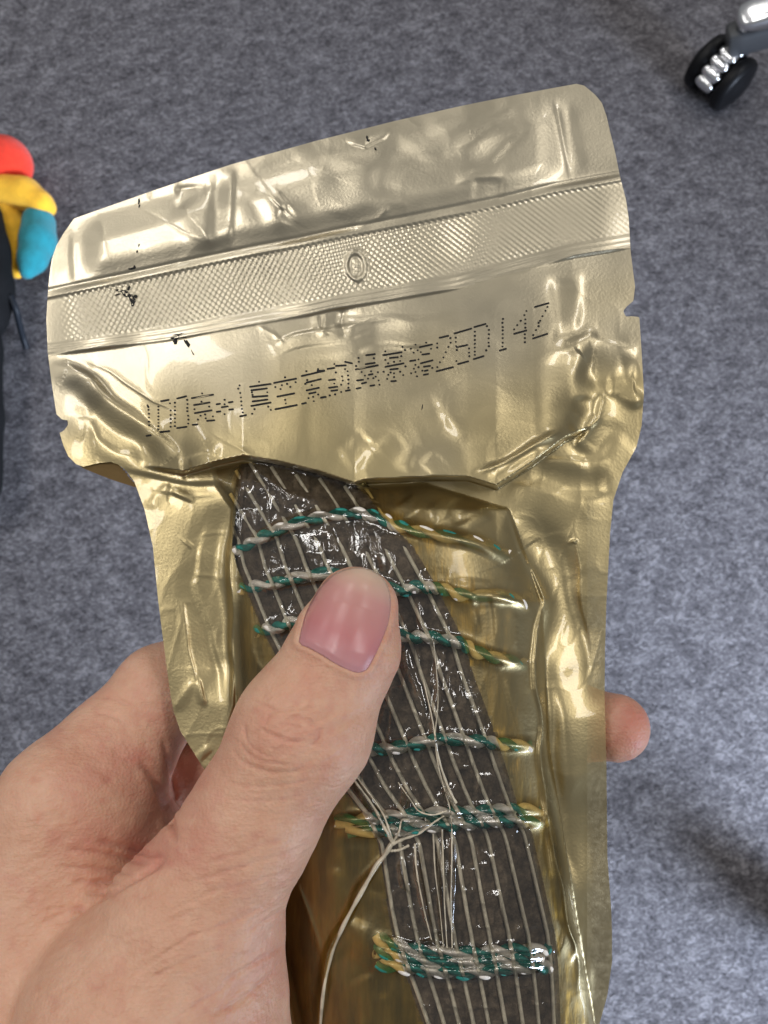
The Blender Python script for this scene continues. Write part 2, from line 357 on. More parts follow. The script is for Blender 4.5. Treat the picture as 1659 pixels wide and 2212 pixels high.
R = 'ridge'; K = 'crest'
FEAT = [ # kind, height mm, width px, polyline
 # header panel
 (R, 0.55, 7, [(164,490),(162,560),(160,618)]),
 (R, 0.9, 9, [(494,362),(492,450),(490,520),(486,548)]), (R,-1.3,16, [(474,372),(470,450),(468,540)]),
 (K,-0.7,16, [(378,414),(430,408),(455,412)]), (K, 0.8,30, [(395,440),(440,500),(465,548)]),
 (K, 0.18, 4, [(300,440),(350,470),(400,503),(450,528)]),
 (R, 1.1,42, [(560,470),(610,440),(660,380),(700,345)]), (R,-0.8,28, [(515,470),(560,400),(650,345),(690,330)]),
 (R,-0.7,10, [(640,440),(620,455),(610,475)]), (R, 0.6,18, [(600,440),(618,418)]),
 (R,-0.9,24, [(885,300),(855,345),(838,392),(825,440)]), (R, 1.0,40, [(780,330),(760,400),(720,470)]),
 (R, 1.1,17, [(1165,228),(1120,250),(1080,280),(1010,315),(950,345)]), (R,-1.1,16, [(1150,262),(1090,300),(1050,340),(1000,358),(965,375)]),
 (R, 0.6,10, [(975,392),(1020,376),(1065,376),(1085,385)]), (R,-0.45,14, [(1015,402),(1090,402)]),
 (K, 0.5, 8, [(1195,206),(1208,250),(1222,320),(1237,390)]), (R,-0.5,16, [(1216,215),(1240,320),(1255,385)]),
 (R, 0.7,12, [(925,300),(1010,250),(1100,222)]), (K, 0.3,10, [(835,442),(810,470),(760,490)]),
 (R, 0.4, 6, [(745,292),(790,316),(830,300),(848,280)]),
 # below the zip, left
 (R, 2.3,12, [(104,790),(150,796),(185,815),(230,855),(300,915),(350,958),(384,988),(388,1020)]),
 (R,-1.4,20, [(190,850),(230,895),(300,955),(345,1000)]),
 (R, 1.2,11, [(135,925),(165,918),(197,915),(213,945),(260,980),(325,1010)]),
 (R, 0.7, 8, [(400,1015),(408,985),(440,974),(480,985)]), (R,-0.9,10, [(395,1010),(420,1000)]),
 (K, 0.35, 4, [(180,778),(240,805),(320,860),(396,901)]), (K, 0.3, 4, [(550,700),(590,722),(618,750)]),
 (K, 0.25,4, [(440,930),(500,965),(560,995)]),
 (R,-0.8,12, [(188,770),(186,830),(196,910),(205,990)]),
 (R, 1.0,46, [(655,720),(662,760)]), (R, 0.3, 6, [(683,683),(688,715),(698,722),(703,700),(703,680)]),
 (K,-0.8,16, [(742,668),(738,700),(748,740)]), (R, 1.0,18, [(760,680),(752,730),(775,790),(790,840)]), (R,-0.9,28, [(815,690),(825,740),(835,790)]),
 (R, 1.0,60, [(880,680),(890,760)]), (R,-1.0,50, [(985,690),(960,800),(950,950)]),
 (R, 0.9,55, [(1080,660),(1060,800),(1080,900)]),
 (R,-1.1,18, [(1205,590),(1215,700),(1205,760)]), (R, 0.8,14, [(1245,580),(1240,680),(1228,730)]),
 # gold fan above the lip
 (R, 0.55,20, [(700,1030),(722,960),(780,915),(850,890)]), (R, 0.6,16, [(770,1045),(805,985),(860,940)]),
 (R, 0.6,15, [(870,1030),(892,975),(940,945)]), (R, 0.5,13, [(915,1020),(955,980)]), (R, 0.8,20, [(1008,1040),(985,970),(940,890),(900,850)]),
 (R,-0.6,26, [(735,1000),(800,945)]), (R,-0.5,22, [(825,1010),(880,950)]), (R,-0.8,30,[(1005,970),(988,890),(980,800)]),
 (R, 0.5,18, [(630,1020),(640,950),(650,860)]),
 # right-hand pinch
 (R, 2.0,15, [(1225,775),(1240,752),(1275,735),(1330,750),(1380,765)]), (R,-2.0,24, [(1245,800),(1285,815),(1340,800),(1380,790)]),
 (K, 2.8,16, [(1232,960),(1292,905),(1300,870),(1306,840)]), (R, 1.6,14, [(1306,838),(1340,845),(1370,865),(1390,850)]),
 (R,-1.4,18, [(1225,760),(1222,840),(1228,900)]), (R,-1.6,14, [(1250,860),(1255,905),(1230,935)]),
 (K, 2.2,12, [(1018,1030),(1110,980),(1228,916)]), (R,-1.2,12, [(1060,1025),(1150,965),(1235,935)]),
 (R,-1.2,26, [(1330,900),(1290,960),(1240,1000)]), (R,0.8,22,[(1360,940),(1310,990),(1270,1000)]),
 (R, 1.0,10, [(1150,1004),(1230,990),(1330,1000)]), (R,-1.2,14, [(1140,1032),(1230,1045),(1330,1050)]), (R, 0.9,12, [(1090,1050),(1170,1075),(1250,1082),(1325,1085)]),
 # lower right
 (K, 2.7,11, [(1072,1085),(1100,1120),(1128,1190),(1150,1240),(1172,1305),(1165,1350),(1160,1420),(1170,1560),(1180,1700),(1190,1800),(1225,1960),(1245,2080),(1255,2180)]),
 (R,-2.8,34, [(1130,1085),(1180,1160),(1215,1260),(1240,1360),(1256,1440),(1262,1560)]),
 (R, 1.9,26, [(1205,1360),(1222,1460),(1232,1600),(1240,1760)]), (R,-1.3,16, [(1186,1480),(1195,1650),(1205,1800),(1235,1940)]),
 (R,-0.8,16, [(1275,1700),(1280,1900),(1290,2080)]), (R, 1.2,12, [(1262,2060),(1268,2130),(1255,2260)]),
 (K, 0.4, 6, [(1236,1090),(1240,1160),(1262,1300),(1285,1460)]), (R, 0.5,6, [(1236,1160),(1240,1170)]),
 # lower left flap
 (K, 3.3, 7, [(512,1010),(507,1090),(500,1180),(499,1260),(503,1350),(503,1430),(497,1520),(480,1580),(474,1600)]),
 (R,-2.4,26, [(490,1080),(468,1170),(462,1250),(478,1340),(485,1440),(482,1530)]),
 (R, 0.9,11, [(455,1110),(436,1190),(432,1260),(450,1310),(468,1360),(485,1450),(488,1540)]),
 (K, 0.35,5, [(441,1299),(405,1301),(408,1360),(415,1460),(412,1500)]), (R,0.5,7, [(415,1470),(395,1500),(382,1545)]), (R,0.4,6,[(420,1460),(432,1500),(445,1530)]),
 (R, 0.8, 9, [(246,1004),(330,1022),(420,1034),(500,1048)]), (R,-0.7, 8, [(290,1030),(380,1045),(490,1058)]), (R,0.5,7,[(300,1050),(400,1062),(480,1072)]),
 (R, 0.5, 8, [(318,1105),(340,1070),(362,1052),(380,1062)]), (R,0.4,6,[(372,1056),(400,1068),(425,1080)]),
 (R, 0.4,10, [(440,1610),(455,1630)]), (R,0.3,9,[(400,1180),(410,1170)]),
 # window creases
 (K, 1.0, 6, [(505,1120),(520,1030),(525,1000)]), (K, 0.7, 6, [(540,1010),(590,1050),(620,1070),(660,1080),(672,1105)]),
 (K, 0.6, 5, [(765,1050),(765,1085),(775,1105)]), (K,0.7,6,[(780,1120),(800,1160),(825,1210),(830,1250)]), (K,0.6,6,[(700,1130),(718,1160),(722,1200)]),
 (K, 0.6, 5, [(905,1290),(912,1350),(925,1375)]), (K, 0.9, 7, [(875,1380),(880,1440),(900,1490),(930,1560)]), (K, 0.9, 7, [(938,1380),(945,1480),(938,1560),(945,1650),(962,1700)]),
 (K, 1.3, 7, [(745,1655),(800,1730),(850,1812)]), (K, 1.3, 7, [(850,1812),(895,1795),(935,1778)]), (K, 1.1, 6, [(880,1690),(885,1720),(870,1760)]), (K, 1.3, 8, [(955,1700),(985,1745),(990,1800)]),
 (K, 1.2, 7, [(895,1820),(905,1900),(925,1980),(935,2035)]), (K, 1.2, 7, [(940,1790),(950,1880),(955,1960),(962,2060)]), (K, 1.1, 7, [(975,1770),(972,1900),(975,2055)]),
 (K, 0.9, 6, [(862,1850),(872,1910),(895,1935)]), (K, 0.8, 5, [(895,2045),(935,2035),(965,2055)]), (R,-0.8,12,[(960,1830),(963,1960)]),
 (R, 2.0, 6, [(860,1822),(838,1842),(820,1862),(790,1910),(760,1962),(735,2010),(715,2060),(702,2120),(694,2180),(688,2260)]),
 (R,-0.9,14, [(815,1890),(780,1950),(752,2000)]),
 # lower left gold
 (K, 0.7, 8, [(640,1880),(665,1960),(690,2040),(705,2090)]), (R, 1.0,16, [(745,1990),(790,2030),(830,2060),(870,2090)]), (R,-1.0,18,[(740,2050),(800,2120)]),
 (R, 0.8,12, [(690,1735),(760,1770),(820,1800)]), (R,0.8,16,[(720,1880),(735,1960)]), (R,0.6,10,[(560,1420),(580,1500),(590,1560)]), (R,0.5,7,[(540,1310),(545,1400),(556,1460)]),
 # gold right of the window: film pulled over cords
 (R, 0.9, 9, [(870,1140),(1000,1168),(1074,1193),(1119,1205)]), (R, 0.9, 9, [(950,1265),(1060,1258),(1130,1240)]), (R,0.8,8,[(960,1275),(1074,1288),(1119,1300),(1152,1325)]),
 (R, 0.8, 8, [(1000,1391),(1074,1422),(1119,1432)]), (R,0.8,8,[(1033,1602),(1119,1610),(1165,1614)]), (R,1.0,12,[(1120,1750),(1194,1765)]), (R,1.1,18,[(1200,2040),(1240,2060)]),
 (R, 0.6, 7, [(1010,1240),(1020,1300),(1035,1380)]), (R,0.6,7,[(1055,1250),(1075,1340),(1085,1410)]), (R,0.6,7,[(1100,1290),(1115,1370),(1120,1430)]), (R,0.5,7,[(1095,1450),(1115,1540),(1125,1600)]),
 (R, 0.7,12, [(880,1075),(900,1110)]), (R,0.9,13,[(935,1085),(960,1130)]), (R,0.8,10,[(1025,1090),(1050,1135)]), (R,-0.7,14,[(985,1080),(1005,1135)]),
]

Z8 = lambda p: (603.5 + 0.496 * p[0], 1591 + 0.496 * p[1])
TWINES = [
  [(505,1192),(518,1187),(553,1167),(598,1146),(660,1125),(722,1113),(780,1109),(826,1121),(867,1139),(940,1155),(1024,1172),(1074,1193),(1119,1205)],
  [(515,1275),(532,1270),(590,1260),(656,1245),(760,1238),(859,1276),(892,1268),(929,1270),(955,1272),(1000,1286),(1074,1288),(1119,1300),(1150,1320)],
  [(545,1366),(567,1361),(602,1355),(644,1342),(760,1345),(875,1375),(917,1375),(966,1383),(1000,1391),(1024,1406),(1074,1422),(1119,1432),(1150,1440)],
  [(660,1612),(740,1618),(801,1618),(842,1617),(904,1606),(958,1596),(1033,1602),(1074,1606),(1119,1610),(1165,1616)],
  [(700,1775),(787,1770),(827,1765),(900,1760),(980,1755),(1025,1755),(1080,1750),(1124,1748),(1190,1752)],
  [(720,1798),(822,1794),(861,1790),(920,1786),(980,1781),(1035,1777),(1080,1774),(1124,1773),(1192,1780)],
  [(800,2020)] + [Z8(p) for p in ((500,905),(640,938),(850,945),(1000,930),(1150,928),(1172,930))],
  [(800,2050)] + [Z8(p) for p in ((520,955),(650,980),(850,985),(1000,970),(1178,963))],
  [(800,2080)] + [Z8(p) for p in ((550,1005),(680,1022),(850,1026),(1000,1010),(1150,1002),(1185,999))]]
TWINES = [spline(p, 5 * len(p)).tolist() for p in TWINES]

def film_height(x, y, cords=True):
    H = np.zeros(x.shape)
    ylip = fx(LIP, x); s = y - ylip
    inner = smooth01((x - 300) / 160) * smooth01((1300 - x) / 150)
    zb = fx(ZB, x)
    # upper panel climbs over the end of the bundle
    up = np.clip((y - zb) / np.maximum(ylip - zb, 30), 0, 1.0)
    above = 9.5 * up ** 1.7 * inner
    belowb = bundle_h(x, y)
    below = belowb * (0.22 + 0.78 * smooth01((s - 4) / 170.0) ** 0.8)
    wst = smooth01((s + 5) / 10.0)
    H += above * (1 - wst) + below * wst
    # the pillow of the header panel
    zt = fx(ZT, x)
    hd = smooth01((zt - y) / 60) * smooth01((y - (472 - (x - 160) * 0.268)) / 70) * smooth01((x - 165) / 60) * smooth01((1235 - x) / 80)
    H += 1.4 * hd
    xw = x + 5 * vnoise(x, y, 85, 41); yw = y + 5 * vnoise(x, y, 85, 42); fl = 1
    for kind, h, wd, pts in FEAT:
        fl = -fl
        if kind == R and wd > 6.5: wd = wd * 1.5; h = h * (0.52 if abs(h) < 1.5 else 0.78)
        if min(p[0] for p in pts) > 1195 and 690 < pts[0][1] < 1000: h = h * 0.65
        if kind == K: h = h * (1.9 if 1640 < pts[0][1] < 2060 and pts[0][0] > 740 else 0.9)
        p = np.array(pts, float); rr = 4.5 * wd
        m = (x > p[:, 0].min() - rr) & (x < p[:, 0].max() + rr) & (y > p[:, 1].min() - rr) & (y < p[:, 1].max() + rr)
        if not m.any(): continue
        d, par, sg = poly_dist(xw[m], yw[m], pts)
        side = np.tanh(d * sg / wd * 1.5) * fl                      # one flank steep, the other drawn out
        q = np.exp(-(d / (wd * (1.15 + 0.5 * side))) ** 2) if kind == R else np.exp(-np.sqrt(d * d + 2.0) / (wd * (0.9 + 0.35 * side)))
        end = smooth01(np.minimum(par, 1 - par) / 0.24) * (0.9 + 0.2 * np.sin(par * 7 + wd * 7))
        H[m] += h * q * end
    # soft buckling and fine crumple of the film
    band = smooth01((y - zt + 6) / 12) * smooth01((zb + 6 - y) / 12)
    free = 1 - 0.75 * band
    H += free * (0.34 * vnoise(x, y, 190, 1) + 0.03 * vnoise(x, y, 60, 2))
    lowr = smooth01(s / 60)
    rdg = 1 - np.abs(vnoise(x + 0.3 * y, y * 0.55, 46, 5)); H += 0.07 * lowr * np.clip(rdg, -0.5, 1) ** 3
    rdg = 1 - np.abs(vnoise(x, y, 95, 8)); H += 0.05 * free * np.clip(rdg, -0.5, 1) ** 3
    win = smooth01((x - fy(WL, y)) / 10) * smooth01((fy(WR, y) - x) / 10) * smooth01((y - 1000) / 20)
    rdg = 1 - np.abs(vnoise(x, y * 0.7, 30, 6)); H += 0.27 * win * np.clip(rdg, -0.5, 1) ** 4; rdg = 1 - np.abs(vnoise(x, y * 0.8, 15, 9)); H += 0.02 * win * np.clip(rdg, -0.5, 1) ** 3
    # zip strip: raised rails at its borders, diamond embossing between
    H += 0.36 * np.exp(-((y - zt - 6) / 8.0) ** 2) - 0.32 * np.exp(-((y - zt + 5) / 5.0) ** 2)
    vv = (y - zt) / np.maximum(zb - zt, 20)
    for q, a in ((0.06, .12), (0.86, .2), (0.93, .26), (0.99, .32)):
        H += a * np.exp(-((vv - q) / 0.022) ** 2) * smooth01((vv + .1) / .05) * smooth01((1.15 - vv) / .05)
    # embossed oval mark in the strip
    ex = (x - 769) * 0.98 - (y - 574) * 0.17; ey = (x - 769) * 0.17 + (y - 574) * 0.98
    rr = np.hypot(ex / 20.0, ey / 29.0)
    ux = x * 0.974 - y * 0.225; uy = x * 0.225 + y * 0.974
    fade = smooth01((vv - 0.05) / 0.05) * smooth01((0.84 - vv) / 0.05) * smooth01((x - 120) / 60) * (1 - 0.7 * smooth01((x - 1270) / 50)) * (1 - np.exp(-(rr / 1.3) ** 6))
    H += 0.07 * fade * np.sin((ux * 0.9 + uy * 0.75) * 2 * math.pi / 11.5) * (0.25 + 0.75 * smooth01((980 - x) / 260)) 
    H += 0.07 * fade * np.sin((ux * 0.9 - uy * 0.75) * 2 * math.pi / 11.5)
    pass
    H += 0.35 * band * vnoise(x, y, 120, 12)
    H += 0.55 * np.exp(-((rr - 1) / 0.2) ** 2) - 0.15 * np.exp(-(rr / 0.8) ** 4)
    for dx, dy in ((0, -11), (-2, 0), (3, 9), (-5, 13), (6, -3)):
        H += 0.35 * np.exp(-(((ex - dx) ** 2 + (ey - dy) ** 2) / 14.0))
    if cords:      # the film is drawn tight over the twine
        H += 1.95 * np.max([cord_bump(x, y, pts, 13) for pts in TWINES], axis=0)
    return H
def cord_bump(x, y, pts, wd):
    p = np.array(pts, float); m = (x > p[:, 0].min() - 40) & (x < p[:, 0].max() + 40) & (y > p[:, 1].min() - 40) & (y < p[:, 1].max() + 40)
    q = np.zeros(x.shape)
    if m.any():
        d, par, _ = poly_dist(x[m], y[m], pts); q[m] = np.exp(-(d / wd) ** 2) * smooth01(np.minimum(par, 1 - par) / 0.14)
    return q

STEP = 3.0
gx = np.arange(90, 1402, STEP); gy = np.arange(172, 2326, STEP)
GX, GY = np.meshgrid(gx, gy, indexing='ij')
GY = GY + (fx(ZT, GX) - 500.0) * smooth01((1000 - GY) / 330)          # rows follow the slant of the zip
nxg, nyg = GX.shape
cxm = (GX[:-1, :-1] + GX[1:, 1:]) / 2; cym = (GY[:-1, :-1] + GY[1:, 1:]) / 2
inside = in_poly(cxm, cym, OUT)
iswin = in_poly(cxm, cym, WIN) & inside
czt = fx(ZT, cxm); czb = fx(ZB, cxm)
cls = np.where(iswin, 4, np.where(cym < czt, 1, np.where(cym < czb, 2, 3))) * inside
# vertices on borders between inside/outside and window/gold are snapped on to the outline
def border_mask(mask):
    c = np.zeros((nxg, nyg), int); k = np.zeros((nxg, nyg), int)
    for a in (0, 1):
        for b in (0, 1):
            c[a:nxg - 1 + a, b:nyg - 1 + b] += mask; k[a:nxg - 1 + a, b:nyg - 1 + b] += 1
    return (c > 0) & (c < 4)
SX, SY = GX.copy(), GY.copy()
bm_w = border_mask(iswin) & ~border_mask(inside)
qx, qy, qd = nearest_on(SX[bm_w], SY[bm_w], WIN, True); SX[bm_w] = qx; SY[bm_w] = qy
bm_o = border_mask(inside)
qx, qy, qd = nearest_on(SX[bm_o], SY[bm_o], OUT, True); SX[bm_o] = qx; SY[bm_o] = qy
HF = film_height(SX, SY)
film_pts = to_world(cam_mm(SX, SY, depth0(SY) - HF))           # (nx, ny, 3) world
# normals of the whole sheet, so that its parts join without a seam
HS = film_height(GX, GY); gp = to_world(cam_mm(GX, GY, depth0(GY) - HS))
tu = np.gradient(gp, axis=0); tv = np.gradient(gp, axis=1); nn = np.cross(tv, tu); nn /= np.linalg.norm(nn, axis=-1)[..., None]
if (nn[..., 2].mean()) < 0: nn = -nn

def film_at(x, y, lift=0.0):
    x = np.asarray(x, float); y = np.asarray(y, float)
    return to_world(cam_mm(x, y, depth0(y) - film_height(x, y) - lift))

# how much shows through the gold print: least in the sealed header, more over the roll
tt = np.abs(SX - fx([(p[1], p[0]) for p in BC], SY)) / fx([(p[1], p[0]) for p in BW], SY)
rd = np.clip((SX - fy(WR, SY)) / 170.0, 0, 1)
clarity = 0.10 + (0.58 - 0.42 * smooth01(rd)) * smooth01((SY - fx(LIP, SX) - 6) / 12) * smooth01((1.0 - tt) / 0.06) + 0.32 * smooth01((SX - 1250) / 40) * smooth01((SY - 1150) / 300)
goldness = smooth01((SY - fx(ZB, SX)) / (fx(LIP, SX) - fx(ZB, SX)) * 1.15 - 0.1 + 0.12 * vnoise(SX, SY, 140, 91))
pouch = empty('vacuum_pouch', PW(800, 1100, 0.185), 'crinkled gold foil vacuum pouch with a clear diagonal window, held in the hand', 'pouch')
def film_part(name, code, mat):
    ci, cj = np.nonzero(cls == code)
    a = ci * nyg + cj
    F = np.stack([a, a + 1, a + nyg + 1, a + nyg], -1)
    used, inv = np.unique(F.ravel(), return_inverse=True)
    o = mesh_obj(name, film_pts.reshape(-1, 3)[used], inv.reshape(F.shape), mat, pouch)
    o.data.normals_split_custom_set_from_vertices([tuple(v) for v in nn.reshape(-1, 3)[used]])
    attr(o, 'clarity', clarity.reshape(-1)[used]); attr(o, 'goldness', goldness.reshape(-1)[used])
    return o
film_part('header_panel', 1, M_head)
film_part('zip_strip', 2, M_head)
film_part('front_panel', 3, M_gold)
film_part('clear_window', 4, M_clear)['label'] = 'clear diagonal window strip in the gold film'

# back sheet
def build_back():
    bo = [p for p in OUT]
    k = bo.index((240,998)); k2 = bo.index((165,1003))
    bo[k:k2 + 1] = [(300,1056),(284,1050),(262,1043),(235,1034),(205,1022),(180,1012)]
    bo = [(min(p[0], 1268) if p[1] > 1050 else p[0], p[1]) for p in bo]
    st = 5.0; x = np.arange(90, 1402, st); y = np.arange(172, 2326, st); X, Y = np.meshgrid(x, y, indexing='ij')
    n1, n2 = X.shape; cx = (X[:-1, :-1] + X[1:, 1:]) / 2; cy = (Y[:-1, :-1] + Y[1:, 1:]) / 2; ins = in_poly(cx, cy, bo)
    c = np.zeros((n1, n2), int)
    for a in (0, 1):
        for b in (0, 1): c[a:n1 - 1 + a, b:n2 - 1 + b] += ins
    bmk = (c > 0) & (c < 4); qx, qy, _ = nearest_on(X[bmk], Y[bmk], bo, True); X[bmk] = qx; Y[bmk] = qy
    H = -0.7 - bundle_h(X, Y) * smooth01((Y - 960) / 200) + 0.3 * vnoise(X, Y, 110, 21)
    H = np.minimum(H, film_height(X, Y) - 0.5)
    P = to_world(cam_mm(X, Y, depth0(Y) - H)).reshape(-1, 3)
    ci, cj = np.nonzero(ins); a = ci * n2 + cj; F = np.stack([a, a + 1, a + n2 + 1, a + n2], -1)
    used, inv = np.unique(F.ravel(), return_inverse=True)
    mesh_obj('back_panel', P[used], inv.reshape(F.shape), M_back, pouch)
build_back()

# printed batch code: dots and dashes of an ink-jet coder
A3 = lambda p: (274.3 + 0.2811 * p[0], 630.9 + 0.2811 * p[1])
B4 = lambda p: (685.8 + 0.3307 * p[0], 630.9 + 0.3307 * p[1])
dA = [(160,880),(165,905),(168,935),(168,965),(168,995),(170,1022)] + [(241, y) for y in range(880, 1060, 25)] + [(330,855),(335,910),(335,945),(335,975),(335,1005),(335,1035)] \
   + [(368, y) for y in range(850, 1040, 30)] + [(462,828),(465,860),(463,890),(463,915),(470,950),(472,980),(470,1010),(577,778),(518,900),(632,880),(572,842),(565,950),(545,980),(605,970),(660,955),(600,940),(750,828),(750,938),(750,862),
   (865,717),(855,742),(870,775),(875,810),(878,840),(880,870),(883,898),(890,925),(1015,690),(960,770),(1078,770),(965,790),(980,900),(962,935),(1085,880),(1105,905),(1215,655),(1140,730),(1180,745),(1190,715),(1230,705),(1255,728),(1295,692),(1215,828),(1220,857),
   (1378,608),(1468,592),(1385,675),(1370,705),(1420,715),(1395,815),(1430,805),(1435,838),(1470,787)]
sA = [((150,1105),(182,1100)),((157,870),(165,884)),((262,838),(320,828)),((255,1075),(325,1068)),((385,818),(455,800)),((385,1045),(458,1035)),((498,815),(662,788)),((515,868),(635,848)),((520,930),(650,908)),((505,1020),(540,1016)),((615,990),(672,985)),
   ((688,862),(715,858)),((782,848),(812,843)),((728,885),(775,878)),((690,920),(718,916)),((785,903),(815,900)),((870,955),(915,945)),((945,728),(1105,705)),((955,755),(1075,740)),((965,805),(1080,797)),((965,840),(1080,825)),((955,875),(1105,848)),
   ((1130,698),(1300,665)),((1155,803),(1285,778)),((1140,900),(1305,868)),((1342,645),(1515,605)),((1380,695),(1490,668)),((1380,755),(1475,735)),((1400,780),(1450,770)),((1345,858),(1375,852)),((1490,810),(1525,805))]
dB = [(110,470),(180,503),(197,517),(120,525),(160,550),(165,578),(200,545),(202,572),(110,597),(155,605),(202,598),(202,625),(80,675),(115,668),(155,652),(268,430),(270,455),(252,483),(368,432),(288,522),(310,545),(350,517),(395,523),(330,565),(365,562),(380,552),(400,577),(405,605),
   (443,387),(555,358),(572,378),(443,442),(547,418),(462,465),(500,455),(540,450),(575,485),(432,520),(478,525),(540,520),(463,540),(500,530),(455,567),(500,555),(560,542),(640,343),(710,330),(610,370),(628,395),(655,380),(675,392),(742,370),(660,440),(640,475),(630,500),(660,490),(750,495),(612,530),(640,522),(685,513),(650,550),
   (782,335),(782,362),(868,300),(870,330),(855,358),(838,393),(822,427),(800,458),(783,490),(903,298),(903,325),(905,352),(910,378),(990,368),(990,395),(992,418),(908,450)] + [(1028, y) for y in (258,285,312,337,362,388,410)] \
   + [(1107,222),(1120,247),(1120,275),(1118,302),(1118,330),(1120,353),(1102,380),(1212,175),(1208,200),(1210,228),(1210,250),(1210,275),(1210,300),(1210,330),(1208,355),(1365,123),(1352,150),(1358,178),(1358,205),(1358,232),(1355,275),(1355,300),(1355,327),(1328,187),(1305,215),(1285,243),
   (1503,97),(1490,122),(1470,157),(1455,187),(1445,200),(1445,222),(1428,247),(1410,280)]
sB = [((0,515),(45,512)),((65,502),(110,495)),((120,482),(185,478)),((180,455),(225,465)),((75,575),(115,570)),((75,625),(130,618)),((90,645),(130,640)),((22,690),(55,685)),((185,645),(212,640)),((318,412),(375,405)),((315,470),(375,462)),((250,505),(395,478)),((335,540),(360,535)),((258,577),(298,573)),((290,597),(318,590)),((255,630),(282,625)),((345,612),(372,608)),
   ((428,412),(550,392)),((472,430),(525,425)),((443,488),(563,465)),((475,505),(525,500)),((482,582),(512,580)),((668,360),(748,342)),((685,408),(730,402)),((605,450),(640,445)),((675,465),(752,445)),((695,487),(735,482)),((700,515),(720,510)),((695,540),(722,535)),
   ((798,298),(855,285)),((778,517),(885,490)),((895,270),(1005,238)),((910,360),(980,345)),((918,470),(985,452)),((1025,228),(1098,208)),((1020,438),(1085,418)),((1190,382),(1232,370)),((1285,272),(1365,250)),((1420,97),(1510,72)),((1408,303),(1502,272))]
def build_code():
    V = []; F = []
    def capsule(a, b, r):
        a = np.array(a, float); b = np.array(b, float); d = b - a; l = np.hypot(*d); an = math.atan2(d[1], d[0]) if l > 1e-6 else 0
        ring = [b + r * np.array([math.cos(an + t), math.sin(an + t)]) for t in np.linspace(-math.pi / 2, math.pi / 2, 5)]
        n = max(1, int(l / 9)); ring += [b + (a - b) * k / n for k in range(1, n)] and [b + (a - b) * k / n + r * np.array([-math.sin(an), math.cos(an)]) for k in range(1, n)]
        ring += [a + r * np.array([math.cos(an + t), math.sin(an + t)]) for t in np.linspace(math.pi / 2, 3 * math.pi / 2, 5)]
        ring += [a + (b - a) * k / n - r * np.array([-math.sin(an), math.cos(an)]) for k in range(1, n)]
        ring = np.array(ring); i0 = len(V)
        V.extend(ring); F.append(tuple(range(i0, i0 + len(ring))))
    for f, ds, ss in ((A3, dA, sA), (B4, dB, sB)):
        for p in ds:
            c = f(p); capsule((c[0] - 0.4, c[1]), (c[0] + 0.4, c[1]), 2.15 * random.uniform(0.85, 1.1))
        for a, b in ss: capsule(f(a), f(b), 2.0)
    V = np.array(V); W = film_at(V[:, 0], V[:, 1], 0.07)
    o = mesh_obj('printed_code', W, [tuple(reversed(f)) for f in F], M_ink, pouch, smooth=False)
    o['label'] = 'black dotted inkjet code printed across the gold film'
build_code()
def smudge(blobs):
    V = []; F = []
    for (x, y, rx, ry, an) in blobs:
        i0 = len(V); ca, sa = math.cos(an), math.sin(an)
        for t in np.linspace(0, 2 * math.pi, 12, endpoint=False):
            k = random.uniform(0.65, 1.15); ex, ey = rx * k * math.cos(t), ry * k * math.sin(t)
            V.append((x + ex * ca - ey * sa, y + ex * sa + ey * ca))
        F.append(tuple(range(i0, i0 + 12)))
    V = np.array(V); nb = np.repeat(np.arange(len(blobs)), 12)
    W = film_at(V[:, 0], V[:, 1], 0.08 + 0.012 * nb)
    mesh_obj('ink_smudge', W, F, M_ink, pouch, smooth=False)
smudge([(262,628,15,3,0.2),(270,634,12,6,0.5),(284,645,12,7,1.0),(287,655,5,9,0.1),(254,636,8,2,-0.3),(278,622,3,7,0.4),(293,640,5,4,0)])
smudge([(378,730,9,4,-0.1),(379,738,6,6,0),(392,727,11,2,0.2),(404,742,12,4.5,0.95),(416,762,8,1.4,1.1),(386,722,14,1.6,-0.15)])
smudge([(300,434,2.5,8,0.1),(301,445,2,5,0.3)])
smudge([(300,530,1.6,4,0.3),(296,543,2.2,3.5,0.2)])
smudge([(284,580,10,2.5,-0.15),(290,577,3,5,0)])
smudge([(793,298,3,6,-0.3),(795,303,4,3,0),(811,322,2,4,-0.5)])
smudge([(912,880,1.2,8,0.2)])

